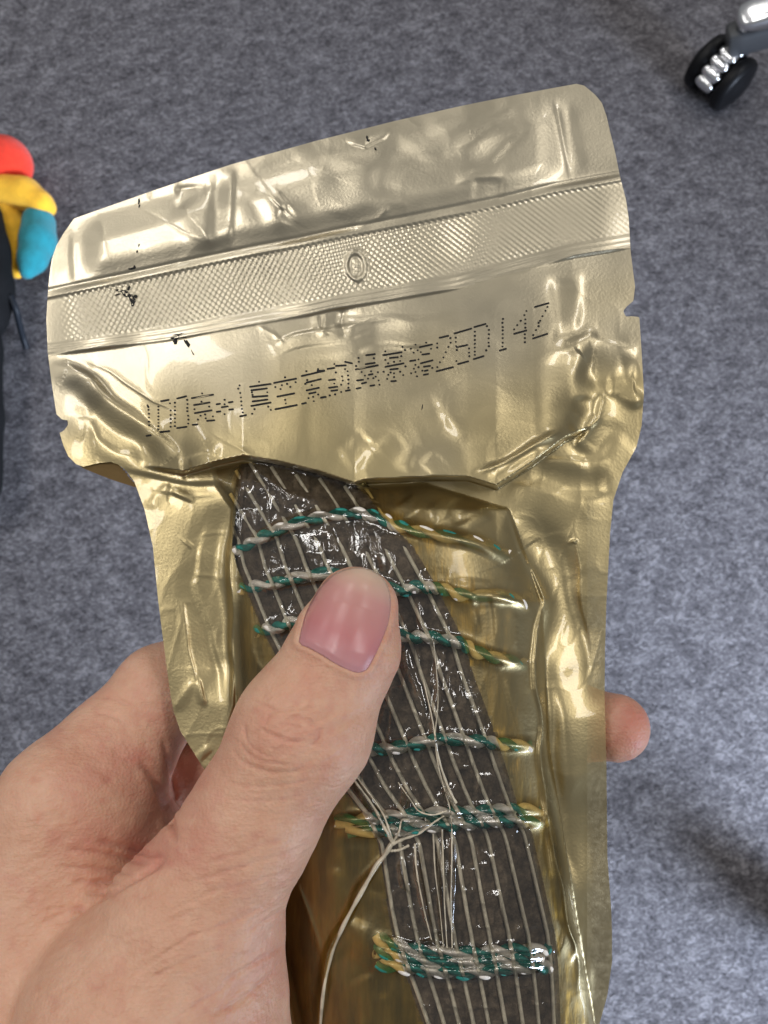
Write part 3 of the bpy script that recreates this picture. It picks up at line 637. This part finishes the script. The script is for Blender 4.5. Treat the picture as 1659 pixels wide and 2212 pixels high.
# ------------------------------------------------------------------ bundle inside the pouch
bundle = empty('tied_bundle', PW(880, 1600, 0.180), 'dark dried roll bound with pale threads and green and white twine inside the gold pouch', 'food roll')
def roll_top(x, y):      # the roll and its cords stay under the film
    return np.minimum(bundle_h(x, y) * 0.97, film_height(x, y, False) - 1.0)
def minsmooth(h, k):
    q = np.pad(h, k, mode='edge'); h = np.min([q[i:i + len(h)] for i in range(2 * k + 1)], axis=0)
    return np.convolve(np.pad(h, k, mode='edge'), np.ones(2 * k + 1) / (2 * k + 1), mode='valid')
def build_bundle():
    V = []; F = []; ys = np.concatenate([np.linspace(1000, 1140, 14), np.linspace(1150, 2325, 200)]); n = 150
    for y in ys:
        c = fy(BC, y) + 0 * y; hw = fy(BW, y) * 0.965
        e = math.sqrt(max(0.02, 1 - ((1140 - y) / 142) ** 2)) if y < 1140 else 1.0
        for k in range(n):
            a = 2 * math.pi * k / n; t = math.cos(a); x = c + hw * t * (0.6 + 0.4 * e)
            s = math.sin(a); h = (10.2 * e) * math.copysign(abs(s) ** 1.25, s)
            V.append((x, y, h))
    V = np.array(V); m = len(ys)
    top = V[:, 2] > 0; V[top, 2] = np.minimum(V[top, 2], roll_top(V[top, 0], V[top, 1]))
    V[:, 2] += 0.10 * vnoise(V[:, 0], V[:, 1], 22, 31) + 0.1 * vnoise(V[:, 0], V[:, 1], 60, 32)
    P = to_world(cam_mm(V[:, 0], V[:, 1], depth0(V[:, 1]) - V[:, 2]))
    for i in range(m - 1):
        for k in range(n):
            k2 = (k + 1) % n; F.append((i * n + k, i * n + k2, (i + 1) * n + k2, (i + 1) * n + k))
    F += [tuple(range(n)), tuple(range((m - 1) * n, m * n))[::-1]]
    q = np.array([f for f in F if len(f) == 4]); cxy = V[q].mean(1)
    dark = (cxy[:, 2] > 0) & in_poly(cxy[:, 0], cxy[:, 1], [(a - 3, b) for a, b in WL] + [(a + 3, b) for a, b in WR[::-1]])
    mesh_obj('dark_strip', P, [tuple(f) for f in q[dark]], M_body, bundle)
    mesh_obj('gold_wrapper', P, [tuple(f) for f in q[~dark]] + [f for f in F if len(f) != 4], M_foil, bundle)
build_bundle()
# pale lengthwise threads
def sx(k, y):   # thread k at height y, spread between the window edges
    l = fy(WL, y); r = fy(WR, y); return l + (r - l) * k
for k in (0.035, 0.145, 0.26, 0.375, 0.49, 0.605, 0.72, 0.83, 0.945):
    y0 = 1010 if k < 0.5 else 1050
    ys = np.linspace(1000, 2320, 160)
    xs = np.array([sx(k, max(y, 1165)) - 0.62 * max(0, 1165 - y) for y in ys])
    ok = (ys > fx(LIP, xs) + 8) & (xs > fy(WL, ys) - (14 if k > 0 else 60)) & ((ys > 1200) | (k > 0)); ys, xs = ys[ok], xs[ok]
    # smooth, with the oblique lay of the winding near the top
    xs = xs + 6 * np.sin(ys / 170 + k * 9) * 0.5
    hs = minsmooth(roll_top(xs, ys), 2) + 0.30
    hs += 1.65 * np.max([cord_bump(xs, ys, pts, 13) for pts in TWINES], axis=0)
    c = to_world(cam_mm(xs, ys, depth0(ys) - hs))
    V, F = tube(c, 0.00047, 6)
    mesh_obj('thread', V, F, M_thread, bundle)
# twine: two plies twisted round each other
def twine(pts, rad=0.80, pitch=74.0, ph=0.0):
    L = sum(math.hypot(b[0] - a[0], b[1] - a[1]) for a, b in zip(pts, pts[1:])); n = int(L / 4)
    s = spline(pts, n)[int(0.035 * n):int(0.965 * n)]; n = len(s); h = minsmooth(roll_top(s[:, 0], s[:, 1]), 4) + 1.0; tq = np.linspace(0.035, 0.965, n); h = h - 1.3 * (1 - smooth01(np.minimum(tq, 1 - tq) / 0.14)); h = np.minimum(h, minsmooth(film_height(s[:, 0], s[:, 1]), 2) - 1.35)
    c = cam_mm(s[:, 0], s[:, 1], depth0(s[:, 1]) - h)
    T = np.gradient(c, axis=0); T /= np.linalg.norm(T, axis=1)[:, None]
    A = np.cross(T, np.array([0, 0, 1.0])); A /= np.linalg.norm(A, axis=1)[:, None]; B = np.cross(T, A)
    par = np.arange(n) * 4 / pitch * 2 * math.pi + ph
    root = None
    for q, (mat, off) in enumerate(((M_green, 0), (M_white, math.pi))):
        wob = 1 + 0.12 * np.sin(np.arange(n) * 0.5 + q)
        p = c + rad * 0.95 * (np.cos(par + off)[:, None] * A + np.sin(par + off)[:, None] * B * 0.8)
        V, F = tube(to_world(p), rad * 0.001 * wob, 8)
        if root is None: root = mesh_obj('twine', V, F, mat, bundle)
        else:
            o = mesh_obj('white_ply', V, F, mat, bundle); o.parent = root
for pts, ph in zip(TWINES, (0.4, 1.5, 2.4, 0.9, 2.0, 0.2, 0.7, 2.6, 4.3)): twine(pts, ph=ph)

M_crease = simple('pale_crease', (0.62, 0.55, 0.42), 0.18, noise=300, var=0.25)  # pale tubes stand in for bright highlights on the film creases
def crease_tube(pts, r0, r1, lift=0.12):
    c = spline(pts, 14 * len(pts)); n = len(c); t = np.linspace(0, 1, n)
    h = film_height(c[:, 0], c[:, 1]); h = np.convolve(np.pad(h, 3, mode='edge'), np.ones(7) / 7, mode='valid') + lift
    V, F = tube(to_world(cam_mm(c[:, 0], c[:, 1], depth0(c[:, 1]) - h)), (r0 + (r1 - r0) * t) * 0.001 * (1 + 0.15 * np.sin(t * 40 + r0 * 90)), 7)
    mesh_obj('crease_highlight', V, F, M_crease, pouch)
crease_tube([(846,1822),(832,1846),(812,1872),(788,1915),(760,1965),(736,2012),(716,2062),(702,2122),(694,2190),(688,2300)], 0.55, 0.36, 0.3)
crease_tube([(742,1652),(770,1692),(806,1742),(832,1790),(848,1822)], 0.18, 0.38); crease_tube([(762,1668),(790,1704),(826,1756),(848,1815)], 0.12, 0.3)
crease_tube([(846,1824),(872,1812),(905,1800),(938,1776),(960,1762)], 0.42, 0.14); crease_tube([(840,1838),(862,1836),(884,1826)], 0.3, 0.3); crease_tube([(850,1818),(862,1796),(868,1772),(884,1770)], 0.3, 0.12)
crease_tube([(936,1380),(943,1450),(946,1520),(940,1590),(946,1650),(960,1705),(974,1760),(976,1850),(974,1950),(977,2050)], 0.10, 0.16, 0.05)
crease_tube([(915,1470),(935,1560),(948,1640),(968,1700),(985,1735)], 0.14, 0.34, 0.05); crease_tube([(955,1790),(957,1850),(960,1950),(966,2050)], 0.2, 0.12, 0.05)
crease_tube([(896,1822),(900,1880),(915,1960),(932,2030)], 0.26, 0.12, 0.05); crease_tube([(936,1800),(940,1880),(950,1960),(958,2046)], 0.2, 0.1, 0.05)
crease_tube([(860,1690),(885,1725),(905,1752),(935,1760),(965,1752)], 0.12, 0.2, 0.05)

# ------------------------------------------------------------------ hand
def sdf_chain(P, prims):
    """prims: list of ((x,y,d,rpx),(x,y,d,rpx)) round cones; returns list of distance arrays"""
    out = []
    for a, b in prims:
        pa = cam_mm(*a[:3]); pb = cam_mm(*b[:3]); ra = a[3] * a[2] / FPX; rb = b[3] * b[2] / FPX
        ba = pb - pa; l2 = ba @ ba
        q = [P[i] - pa[i] for i in range(3)]
        t = np.clip((q[0] * ba[0] + q[1] * ba[1] + q[2] * ba[2]) / l2, 0, 1).astype(np.float32)
        d = np.sqrt((q[0] - t * ba[0]) ** 2 + (q[1] - t * ba[1]) ** 2 + (q[2] - t * ba[2]) ** 2) - (ra + (rb - ra) * t)
        out.append(d.astype(np.float32))
    return out
def smin(a, b, k):
    h = np.clip(0.5 + 0.5 * (b - a) / k, 0, 1); return b + (a - b) * h - k * h * (1 - h)
def chain(*pts): return list(zip(pts, pts[1:]))
def hand_sdf(P):
    def blend(prims, k):
        ds = sdf_chain(P, prims); r = ds[0]
        for d in ds[1:]: r = smin(r, d, k)
        return r
    tip, nb, ip, pp, mc = (768,1313,160,91), (747,1400,158.5,111), (655,1575,157,144), (545,1775,157,137), (410,1995,158,180)
    th = blend(chain(tip, nb, ip, pp, mc, (325,2200,158,262), (300,2480,160,330)), 4.0)
    th = smin(th, blend([((478,2060,160,126), (500,2400,160,150))], 3), 7.0)
    im = (152,1744,180,142)
    bk = blend(chain(im, (110,1950,180,185), (90,2300,172,270), (100,2500,172,300)), 10)
    bk = smin(bk, blend(chain((300,1815,190,100), (230,2000,182,170)), 8), 12)
    bk = smin(bk, blend([(im, (250,1625,190,116))], 3), 8)
    bk = smin(bk, blend([((440,1790,222,120), (330,1950,204,150))], 5), 10)
    idx = blend(chain((250,1625,190,116), (352,1497,196,100), (560,1405,206,84), (760,1395,203,74)), 4)
    mid = blend(chain((300,1720,214,112), (620,1580,208,86), (1050,1545,205,80), (1240,1560,200,76), (1328,1571,192.5,72)), 4)
    rng_ = blend(chain((380,1780,218,110), (700,1740,208,84), (1000,1760,203,75)), 4)
    lit = blend(chain((400,1900,204,110), (720,1920,205,72), (900,1950,202,62)), 4)
    r = smin(bk, idx, 5); r = smin(r, mid, 4); r = smin(r, rng_, 3); r = smin(r, lit, 3)
    return smin(r, th, 3.2)

def surface_nets(f, lo, h):
    nx, ny, nz = f.shape; s = f < 0
    cnt = np.zeros((nx - 1, ny - 1, nz - 1), np.int8)
    for a in (0, 1):
        for b in (0, 1):
            for c in (0, 1): cnt += s[a:nx - 1 + a, b:ny - 1 + b, c:nz - 1 + c]
    act = (cnt > 0) & (cnt < 8); I = np.argwhere(act); idx = -np.ones(act.shape, np.int64); idx[act] = np.arange(len(I))
    acc = np.zeros((len(I), 3)); wt = np.zeros(len(I))
    cor = [(a, b, c) for a in (0, 1) for b in (0, 1) for c in (0, 1)]
    for p in cor:
        for ax in range(3):
            if p[ax]: continue
            q = list(p); q[ax] = 1
            f0 = f[I[:, 0] + p[0], I[:, 1] + p[1], I[:, 2] + p[2]]; f1 = f[I[:, 0] + q[0], I[:, 1] + q[1], I[:, 2] + q[2]]
            m = (f0 < 0) != (f1 < 0); t = np.where(m, f0 / np.where(m, f0 - f1, 1), 0)
            v = np.array(p, float)[None] + 0 * t[:, None]; v[:, ax] = t
            acc += v * m[:, None]; wt += m
    V = lo + (I + acc / wt[:, None]) * h
    F = []
    for ax in range(3):
        sl0 = [slice(1, -1)] * 3; sl0[ax] = slice(0, -1); sl1 = [slice(1, -1)] * 3; sl1[ax] = slice(1, None)
        a0 = s[tuple(sl0)]; a1 = s[tuple(sl1)]; E = np.argwhere(a0 != a1)
        flip = a1[E[:, 0], E[:, 1], E[:, 2]]
        E = E + np.array([0 if i == ax else 1 for i in range(3)])
        u, v = [(1, 2), (2, 0), (0, 1)][ax]
        def nb(du, dv):
            q = E.copy(); q[:, u] -= du; q[:, v] -= dv; return idx[q[:, 0], q[:, 1], q[:, 2]]
        Q = np.stack([nb(1, 1), nb(0, 1), nb(0, 0), nb(1, 0)], -1)
        Q[flip] = Q[flip][:, ::-1]; F.append(Q)
    return V, np.concatenate(F)

hand = None
def build_hand():
    global hand
    h = 0.85
    lo = np.array([-128.0, -152.0, -228.0]); hi = np.array([76.0, -6.0, -118.0])
    ax = [np.arange(lo[i], hi[i], h, dtype=np.float32) for i in range(3)]
    P = (ax[0][:, None, None], ax[1][None, :, None], ax[2][None, None, :])
    f = hand_sdf(P)
    f[:, 0, :] = np.maximum(f[:, 0, :], 1); f[0] = np.maximum(f[0], 1); f[:, :, 0] = np.maximum(f[:, :, 0], 1); f[:, :, -1] = np.maximum(f[:, :, -1], 1)
    V, F = surface_nets(f, lo, h)
    F = F[(F >= 0).all(1)]
    me = bpy.data.meshes.new('tmp'); me.from_pydata(V.tolist(), [], F.tolist())
    o = bpy.data.objects.new('tmp', me); C.objects.link(o)
    md = o.modifiers.new('s', 'SMOOTH'); md.iterations = 4; md.factor = 0.5
    md = o.modifiers.new('ss', 'SUBSURF'); md.levels = 1; md.render_levels = 1
    ev = o.evaluated_get(bpy.context.evaluated_depsgraph_get()); m2 = ev.to_mesh()
    n = len(m2.vertices); co = np.zeros(n * 3); m2.vertices.foreach_get('co', co); co = co.reshape(-1, 3)
    no = np.zeros(n * 3); m2.vertices.foreach_get('normal', no); no = no.reshape(-1, 3)
    fl = np.zeros(len(m2.polygons) * 4, np.int32); m2.loops.foreach_get('vertex_index', fl); fl = fl.reshape(-1, 4).copy()
    ev.to_mesh_clear(); bpy.data.objects.remove(o); bpy.data.meshes.remove(me)
    px = 829.5 + co[:, 0] * FPX / -co[:, 2]; py = 1106 - co[:, 1] * FPX / -co[:, 2]
    front = smooth01((no[:, 2] + 0.1) / 0.4)
    disp = np.zeros(n)
    Z5 = lambda p: (246.9 + 0.4134 * p[0], 960 + 0.4134 * p[1]); Z7 = lambda p: (0.43 * p[0], 1371.5 + 0.43 * p[1])
    CR = [ # depth mm, width px, polyline  (skin folds)
     (0.55,5,[Z5(p) for p in ((750,1480),(800,1510),(860,1535),(940,1555),(1010,1540))]), (0.40,4,[Z5(p) for p in ((700,1330),(780,1360),(850,1392),(930,1385),(1010,1400))]),
     (0.35,4,[Z5(p) for p in ((690,1440),(680,1500),(700,1560),(760,1610),(850,1640))]), (0.30,4,[Z5(p) for p in ((820,1400),(790,1440),(800,1470))]),
     (0.30,4,[Z5(p) for p in ((900,1420),(980,1430),(1040,1470),(1080,1480))]), (0.30,4,[Z5(p) for p in ((1010,1420),(1060,1480),(1070,1540),(1010,1580))]), (0.25,3,[Z5(p) for p in ((880,1450),(930,1470),(990,1480))]),
     (0.40,5,[Z7(p) for p in ((1170,560),(1190,610),(1240,650),(1330,685),(1450,690),(1560,660))]), (0.28,4,[Z7(p) for p in ((1210,500),(1215,560),(1260,605),(1350,640),(1480,650))]),
     (0.20,4,[Z7(p) for p in ((1100,720),(1250,760),(1450,750),(1590,720))]), (0.18,4,[Z7(p) for p in ((1060,790),(1200,830),(1400,830),(1560,790))]), (0.15,4,[Z7(p) for p in ((1200,880),(1400,900),(1550,870))]),
     (0.9,7,[(372,1845),(300,1895),(230,1935),(190,1957),(155,1982),(120,2002)]), (0.35,5,[(190,1957),(130,1975),(80,2000)]), (0.3,5,[(190,1958),(150,1960),(95,1966)]),
     (0.7,8,[(365,1850),(300,1838),(235,1822),(200,1815)]), (0.6,7,[(330,1868),(260,1850),(190,1840),(130,1835)]), (0.5,6,[(300,1890),(240,1880),(170,1875),(120,1872)]), (0.45,6,[(270,1908),(200,1905),(150,1908)]), (0.4,6,[(240,1930),(180,1930)]),
     (1.3,10,[(300,1640),(330,1680),(352,1730),(372,1790),(378,1830)]), (0.8,8,[(352,1590),(365,1650),(378,1720),(390,1760)]), (0.35,6,[(215,1505),(250,1510),(290,1530)]), (0.3,7,[(200,1540),(240,1545),(270,1560)]),
     (0.35,5,[(520,2020),(580,1985),(618,1960)]), (0.4,6,[(470,2130),(540,2085),(600,2050),(617,2030)]), (0.5,6,[(440,2200),(520,2160),(580,2110),(612,2062)]), (0.3,5,[(330,2075),(420,2020),(520,1985),(600,1940)]), (0.25,5,[(300,2130),(400,2075),(500,2040)]), (0.3,5,[(360,2210),(440,2160),(500,2120)]),
     (0.2,5,[(380,1960),(470,1925),(560,1900),(630,1880)]), (0.2,5,[(400,1910),(500,1880),(600,1850),(650,1830)]), (0.18,5,[(440,1870),(540,1835),(650,1800)]), (0.18,5,[(250,2030),(350,1995),(430,1965)]),
    ]
    red = np.zeros(n)
    for dp, wd, pts in CR:
        p = np.array(pts); m = (px > p[:, 0].min() - 40) & (px < p[:, 0].max() + 40) & (py > p[:, 1].min() - 40) & (py < p[:, 1].max() + 40) & (no[:, 2] > -0.2)
        if not m.any(): continue
        pts = spline(pts, 4 * len(pts)).tolist()
        d, par, _ = poly_dist(px[m], py[m], pts)
        d = d + 1.2 * vnoise(px[m], py[m], 14, 77)
        e = smooth01(np.minimum(par, 1 - par) / 0.2)
        disp[m] -= 0.85 * dp * np.exp(-(d / (0.75 * wd)) ** 2) * e; disp[m] += 0.09 * dp * np.exp(-((np.abs(d) - 2.2 * wd) / wd) ** 2) * e
        red[m] += 0.13 * np.exp(-(d / (1.3 * wd)) ** 2) * e
    # many small creases over the knuckle and the ball of the thumb, across the thumb's axis
    u = px * 0.5 + py * 0.87; v = px * 0.87 - py * 0.5
    kn = np.exp(-(((px - 655) / 120) ** 2 + ((py - 1590) / 95) ** 2)); ball = smooth01((py - 1680) / 200) * front
    disp += front * (0.10 * kn + 0.055 * ball) * vnoise(u * 5.5, v * 1.0 + 0.35 * u, 60, 51)
    disp += front * 0.05 * vnoise(px, py, 20, 52) + 0.12 * vnoise(px, py, 70, 53)
    # nail bed: skin rises in a rim round the nail
    nx_, ny_, nd = nearest_on(px, py, NAIL, True); ins = in_poly(px, py, NAIL)
    near = (py < 1480) & (no[:, 2] > 0.0)
    rim = np.exp(-((nd - 7) / 7) ** 2) * ~ins * near * smooth01((py - 1260) / 60)
    disp += 0.40 * rim; disp -= 0.5 * (ins & near) * smooth01(nd / 6)
    co2 = co + no * disp[:, None]
    o = mesh_obj('hand', to_world(co2), fl, M_skin)
    # flushed zones: finger tips, knuckles, the web
    g = lambda x, y, sx_, sy_: np.exp(-(((px - x) / sx_) ** 2 + ((py - y) / sy_) ** 2))
    red += 0.35 * g(790, 1330, 130, 140) + 0.8 * g(1370, 1580, 60, 90) + 0.4 * g(330, 1840, 120, 60) + 0.40 * g(250, 1650, 130, 90) + 0.3 * g(600, 1600, 90, 70) + 0.3 * g(420, 1720, 70, 130) + 0.2 * g(200, 1800, 130, 70) + 0.3 * g(580, 2080, 60, 100)
    red += 0.10 * vnoise(px, py, 45, 61) + 0.08 * vnoise(px, py, 15, 62)
    attr(o, 'flush', np.clip(red, 0, 1))
    o['label'] = 'left hand with a short pink thumbnail gripping the gold pouch, thumb in front'; o['category'] = 'hand'
    hand = o
NAIL = [tuple(p) for p in spline([(645,1386),(653,1350),(664,1316),(682,1283),(704,1254),(733,1234),(770,1226),(803,1231),(829,1251),(842,1280),(844,1312),(838,1348),(822,1390),(806,1424),(792,1446),(774,1453),(750,1446),(722,1432),(697,1416),(668,1400),(652,1394)], 90)]
build_hand()
def hand_depth(x, y):
    d = np.full(x.shape, 140.0)
    for _ in range(40):
        p = cam_mm(x, y, d); s = hand_sdf((p[..., 0], p[..., 1], p[..., 2])); d = d + np.clip(s, -2, 5) * 0.8
    return d
def build_nail():
    st = 3.0; x = np.arange(630, 872, st); y = np.arange(1205, 1466, st); X, Y = np.meshgrid(x, y, indexing='ij'); n1, n2 = X.shape
    cx = (X[:-1, :-1] + X[1:, 1:]) / 2; cy = (Y[:-1, :-1] + Y[1:, 1:]) / 2; ins = in_poly(cx, cy, NAIL)
    c = np.zeros((n1, n2), int)
    for a in (0, 1):
        for b in (0, 1): c[a:n1 - 1 + a, b:n2 - 1 + b] += ins
    bmk = (c > 0) & (c < 4); qx, qy, _ = nearest_on(X[bmk], Y[bmk], NAIL, True); X[bmk] = qx; Y[bmk] = qy
    d = hand_depth(X, Y); m = c > 0
    d[~m] = d[m].mean()
    _, _, nd = nearest_on(X, Y, NAIL, True)
    al = (X - 715) * 0.40 - (Y - 1430) * 0.917            # distance from the cuticle, px
    lift = 0.05 + 0.38 * smooth01(nd / 16) + 0.30 * smooth01((al - 150) / 60)
    # long flat keel along the nail, small ridges
    lift += 0.02 * vnoise((X * 0.917 + Y * 0.4) * 3, Y * 0.3, 40, 71)
    P = to_world(cam_mm(X, Y, d - lift)).reshape(-1, 3)
    ci, cj = np.nonzero(ins); a = ci * n2 + cj; F = np.stack([a, a + 1, a + n2 + 1, a + n2], -1)
    used, inv = np.unique(F.ravel(), return_inverse=True)
    o = mesh_obj('thumbnail', P[used], inv.reshape(F.shape), M_nail); o.parent = hand
    attr(o, 'along', np.clip(al / 215.0, 0, 1).reshape(-1)[used])
    md = o.modifiers.new('thick', 'SOLIDIFY'); md.thickness = 0.0004; md.offset = -1
build_nail()

# ------------------------------------------------------------------ office chair at the upper right
def lathe(profile, axis, centre, sides=48):
    ax = Vector(axis).normalized(); u = ax.orthogonal().normalized(); v = ax.cross(u); V = []; F = []
    for (a, r) in profile:
        for k in range(sides):
            t = 2 * math.pi * k / sides; V.append(tuple(Vector(centre) + ax * a + (u * math.cos(t) + v * math.sin(t)) * r))
    for i in range(len(profile) - 1):
        for k in range(sides):
            k2 = (k + 1) % sides; F.append((i * sides + k, i * sides + k2, (i + 1) * sides + k2, (i + 1) * sides + k))
    F.append(tuple(range(sides))[::-1]); F.append(tuple(range((len(profile) - 1) * sides, len(profile) * sides)))
    return np.array(V), F
def sweep_box(path, wds, hts, rnd=0.3):
    """rounded bar along a path (world), width sideways, height up"""
    P = np.array(path, float); T = np.gradient(P, axis=0); V = []; F = []; n = 16
    for p, t, w_, h_ in zip(P, T, wds, hts):
        t = Vector(t).normalized(); s = t.cross(Vector((0, 0, 1))).normalized(); u = s.cross(t)
        for k in range(n):
            a = 2 * math.pi * k / n; c, q = math.cos(a), math.sin(a); e = 0.5
            x = math.copysign(abs(c) ** e, c) * w_ / 2; z = math.copysign(abs(q) ** e, q) * h_ / 2
            V.append(tuple(Vector(p) + s * x + u * z))
    for i in range(len(P) - 1):
        for k in range(n):
            k2 = (k + 1) % n; F.append((i * n + k, i * n + k2, (i + 1) * n + k2, (i + 1) * n + k))
    F.append(tuple(range(n))[::-1]); F.append(tuple(range((len(P) - 1) * n, len(P) * n)))
    return np.array(V), F
def build_chair():
    RW = 0.030
    c = floor_point(1556, 158, RW)
    chair = empty('office_chair', (c.x, c.y, 0), 'office chair with a chrome leg and black twin wheel caster on the carpet', 'office chair')
    ax = Vector((0.64, -0.77, 0)).normalized()
    prof = [(-0.008, 0.004), (-0.008, 0.020), (-0.0075, 0.0265), (-0.004, RW - 0.0006), (0, RW), (0.004, RW - 0.0006), (0.007, 0.0278), (0.0088, 0.0245), (0.0090, 0.0225), (0.0118, 0.017), (0.0138, 0.010), (0.0145, 0.002)]
    V, F = lathe([(-0.0125, 0.018), (-0.0125, 0.024), (0.0125, 0.024), (0.0125, 0.018)], ax, c)
    hood = mesh_obj('caster', V, F, M_black, chair); hood['label'] = 'black twin wheel caster with ribbed chrome hood'
    for s in (-1, 1):
        V, F = lathe([(a * s, r) for a, r in prof] if s > 0 else [(a * s, r) for a, r in prof], ax, c + ax * (0.0195 * s))
        o = mesh_obj('wheel', V, F, M_black, chair); o.parent = hood
    # ribbed chrome hood between the wheels: rounded ribs over the upper front
    side = ax.cross(Vector((0, 0, 1))).normalized()     # horizontal, across the axle
    if side.y > 0: side = -side
    for k, a in enumerate((104, 80, 56, 32, 8)):
        t = math.radians(a); d = side * math.cos(t) + Vector((0, 0, 1)) * math.sin(t); tang = side * -math.sin(t) + Vector((0, 0, 1)) * math.cos(t)
        VV = []; FF = []; n, m = 14, 10
        for i in range(m + 1):
            ph = math.pi * i / m - math.pi / 2
            for j in range(n):
                th = 2 * math.pi * j / n
                q = ax * (0.0112 * math.sin(ph)) + (tang * (0.0062 * math.cos(th)) + d * (0.0042 * math.sin(th))) * max(0.05, math.cos(ph)) ** 0.45
                VV.append(tuple(c + d * 0.0285 + q))
        for i in range(m):
            for j in range(n):
                j2 = (j + 1) % n; FF.append((i * n + j, i * n + j2, (i + 1) * n + j2, (i + 1) * n + j))
        o = mesh_obj('chrome_rib', np.array(VV), FF, M_chrome, chair); o.parent = hood
    # stem and leg
    top = Vector(floor_point(1598, 96, 0.058)); top.z = 0
    V, F = lathe([(0.040, 0.008), (0.046, 0.013), (0.056, 0.014), (0.066, 0.012)], (0, 0, 1), top)
    o = mesh_obj('stem', V, F, M_grey, chair); o.parent = hood
    V, F = sweep_box([c + Vector((0, 0, 0.026)), (c + top) / 2 + Vector((0, 0, 0.033)), top + Vector((0, 0, 0.046))], [0.020, 0.021, 0.019], [0.012, 0.016, 0.014])
    o = mesh_obj('hood_arm', V, F, M_chrome, chair); o.parent = hood
    p0, p1 = floor_point(1589, 46, 0.094), floor_point(1705, 8, 0.112)
    V, F = sweep_box([p0.lerp(p1, t) for t in (0, 0.05, 0.14, 0.3, 0.6, 1, 2)], [0.006, 0.020, 0.029, 0.032, 0.035, 0.038, 0.045], [0.004, 0.012, 0.016, 0.018, 0.02, 0.022, 0.028])
    mesh_obj('chrome_leg', V, F, M_chrome, chair)
    p0 = p0 + (p1 - p0) * 0.04
    path = [p0.lerp(p1, t) - Vector((0, 0, 0.0262)) for t in (0, 0.06, 0.3, 0.6, 1, 2)]
    V, F = sweep_box(path, [0.020, 0.025, 0.028, 0.03, 0.033, 0.04], [0.032] * 5 + [0.034])
    mesh_obj('leg_underside', V, F, M_grey, chair)
    # unseen extra caster past the right edge, added to shade the carpet
    c2 = floor_point(1775, 2010, RW)
    V, F = lathe([(-0.0125, 0.018), (-0.0125, 0.024), (0.0125, 0.024), (0.0125, 0.018)], ax, c2)
    added_caster = mesh_obj('caster', V, F, M_black, chair)
    for s in (-1, 1):
        V, F = lathe([(a * s, r) for a, r in prof], ax, c2 + ax * (0.0195 * s)); o = mesh_obj('wheel', V, F, M_black, chair); o.parent = added_caster
    V, F = lathe([(0.02, 0.012), (0.03, 0.016), (0.075, 0.016), (0.08, 0.03), (0.10, 0.03)], (0, 0, 1), Vector((c2.x, c2.y, 0))); o = mesh_obj('stem', V, F, M_grey, chair); o.parent = added_caster
build_chair()

# ------------------------------------------------------------------ plush toy and bag at the left edge
def blob(chainpts, mat, name, parent, vox=0.003):
    """soft stuffed shape grown over a few (world point, radius) balls"""
    P = np.array([tuple(p) for p, r in chainpts]); Rr = np.array([r for p, r in chainpts])
    lo = (P - Rr[:, None]).min(0) - 3 * vox; hi = (P + Rr[:, None]).max(0) + 3 * vox
    g = np.meshgrid(*[np.arange(lo[i], hi[i], vox) for i in range(3)], indexing='ij'); f = None
    for i in range(max(1, len(P) - 1)):
        a, b = P[i], P[min(i + 1, len(P) - 1)]; ra, rb = Rr[i], Rr[min(i + 1, len(P) - 1)]; ba = b - a; l2 = max(1e-9, ba @ ba)
        q = [g[k] - a[k] for k in range(3)]; t = np.clip(sum(q[k] * ba[k] for k in range(3)) / l2, 0, 1)
        d = np.sqrt(sum((q[k] - t * ba[k]) ** 2 for k in range(3))) - (ra + (rb - ra) * t)
        f = d if f is None else smin(f, d, 0.006)
    V, F = surface_nets(f, lo, vox); F = F[(F >= 0).all(1)]
    o = mesh_obj(name, V, F, mat, parent)
    md = o.modifiers.new('s', 'SMOOTH'); md.iterations = 6
    md = o.modifiers.new('ss', 'SUBSURF'); md.levels = 1; md.render_levels = 1
    return o
def build_toy():
    d = 0.735; r = lambda px_: px_ * d / FPX
    base = floor_point(40, 470, 0)
    toy = empty('stuffed_toy', base, 'red, yellow and teal stuffed toy lying against the black bag', 'stuffed toy')
    q = lambda x, y, dd=0.0: Vector(floor_point(x, y, 0.034 - 2 * dd))
    blob([(q(-12, 358), r(64)), (q(12, 352), r(62))], M_red, 'red_ball', toy)
    blob([(q(15, 415), r(40)), (q(55, 420), r(38)), (q(90, 440), r(28)), (q(108, 452, 0.004), r(16))], M_yellow, 'yellow_sleeve', toy)
    blob([(q(15, 440, 0.006), r(40)), (q(22, 500, 0.006), r(36)), (q(28, 560, 0.006), r(26)), (q(36, 592, 0.006), r(14))], M_yellow, 'yellow_body', toy)
    blob([(q(84, 480, 0.004), r(38)), (q(82, 520, 0.002), r(40)), (q(70, 560, 0.0), r(32)), (q(58, 588, 0.0), r(18))], M_teal, 'teal_foot', toy)
    b = floor_point(-60, 600, 0)
    bag = empty('black_bag', b, 'black cloth bag with a short dark cord at the left edge', 'bag')
    s = 0.60
    u = lambda x, y, z=0.05: Vector(floor_point(x, y, z))
    sc = 0.70 / FPX
    blob([(u(-66,470), 74 * sc), (u(-58,540), 80 * sc), (u(-50,620), 79 * sc), (u(-54,668), 76 * sc)], M_blackcloth, 'bag_body', bag)
    blob([(u(-70,690), 70 * sc), (u(-72,760), 74 * sc), (u(-72,900), 75 * sc), (u(-74,1040), 74 * sc)], M_blackcloth, 'bag_side', bag)
    pth = np.array([tuple(u(x, y, z)) for x, y, z in ((22,640,0.05),(34,668,0.045),(42,700,0.03),(50,730,0.014),(57,752,0.006))])
    V, F = tube(spline(pth, 20), 0.0034, 10); mesh_obj('pull_cord', V, F, simple('dark_cord', (0.01, 0.012, 0.016), 0.5), bag)
build_toy()
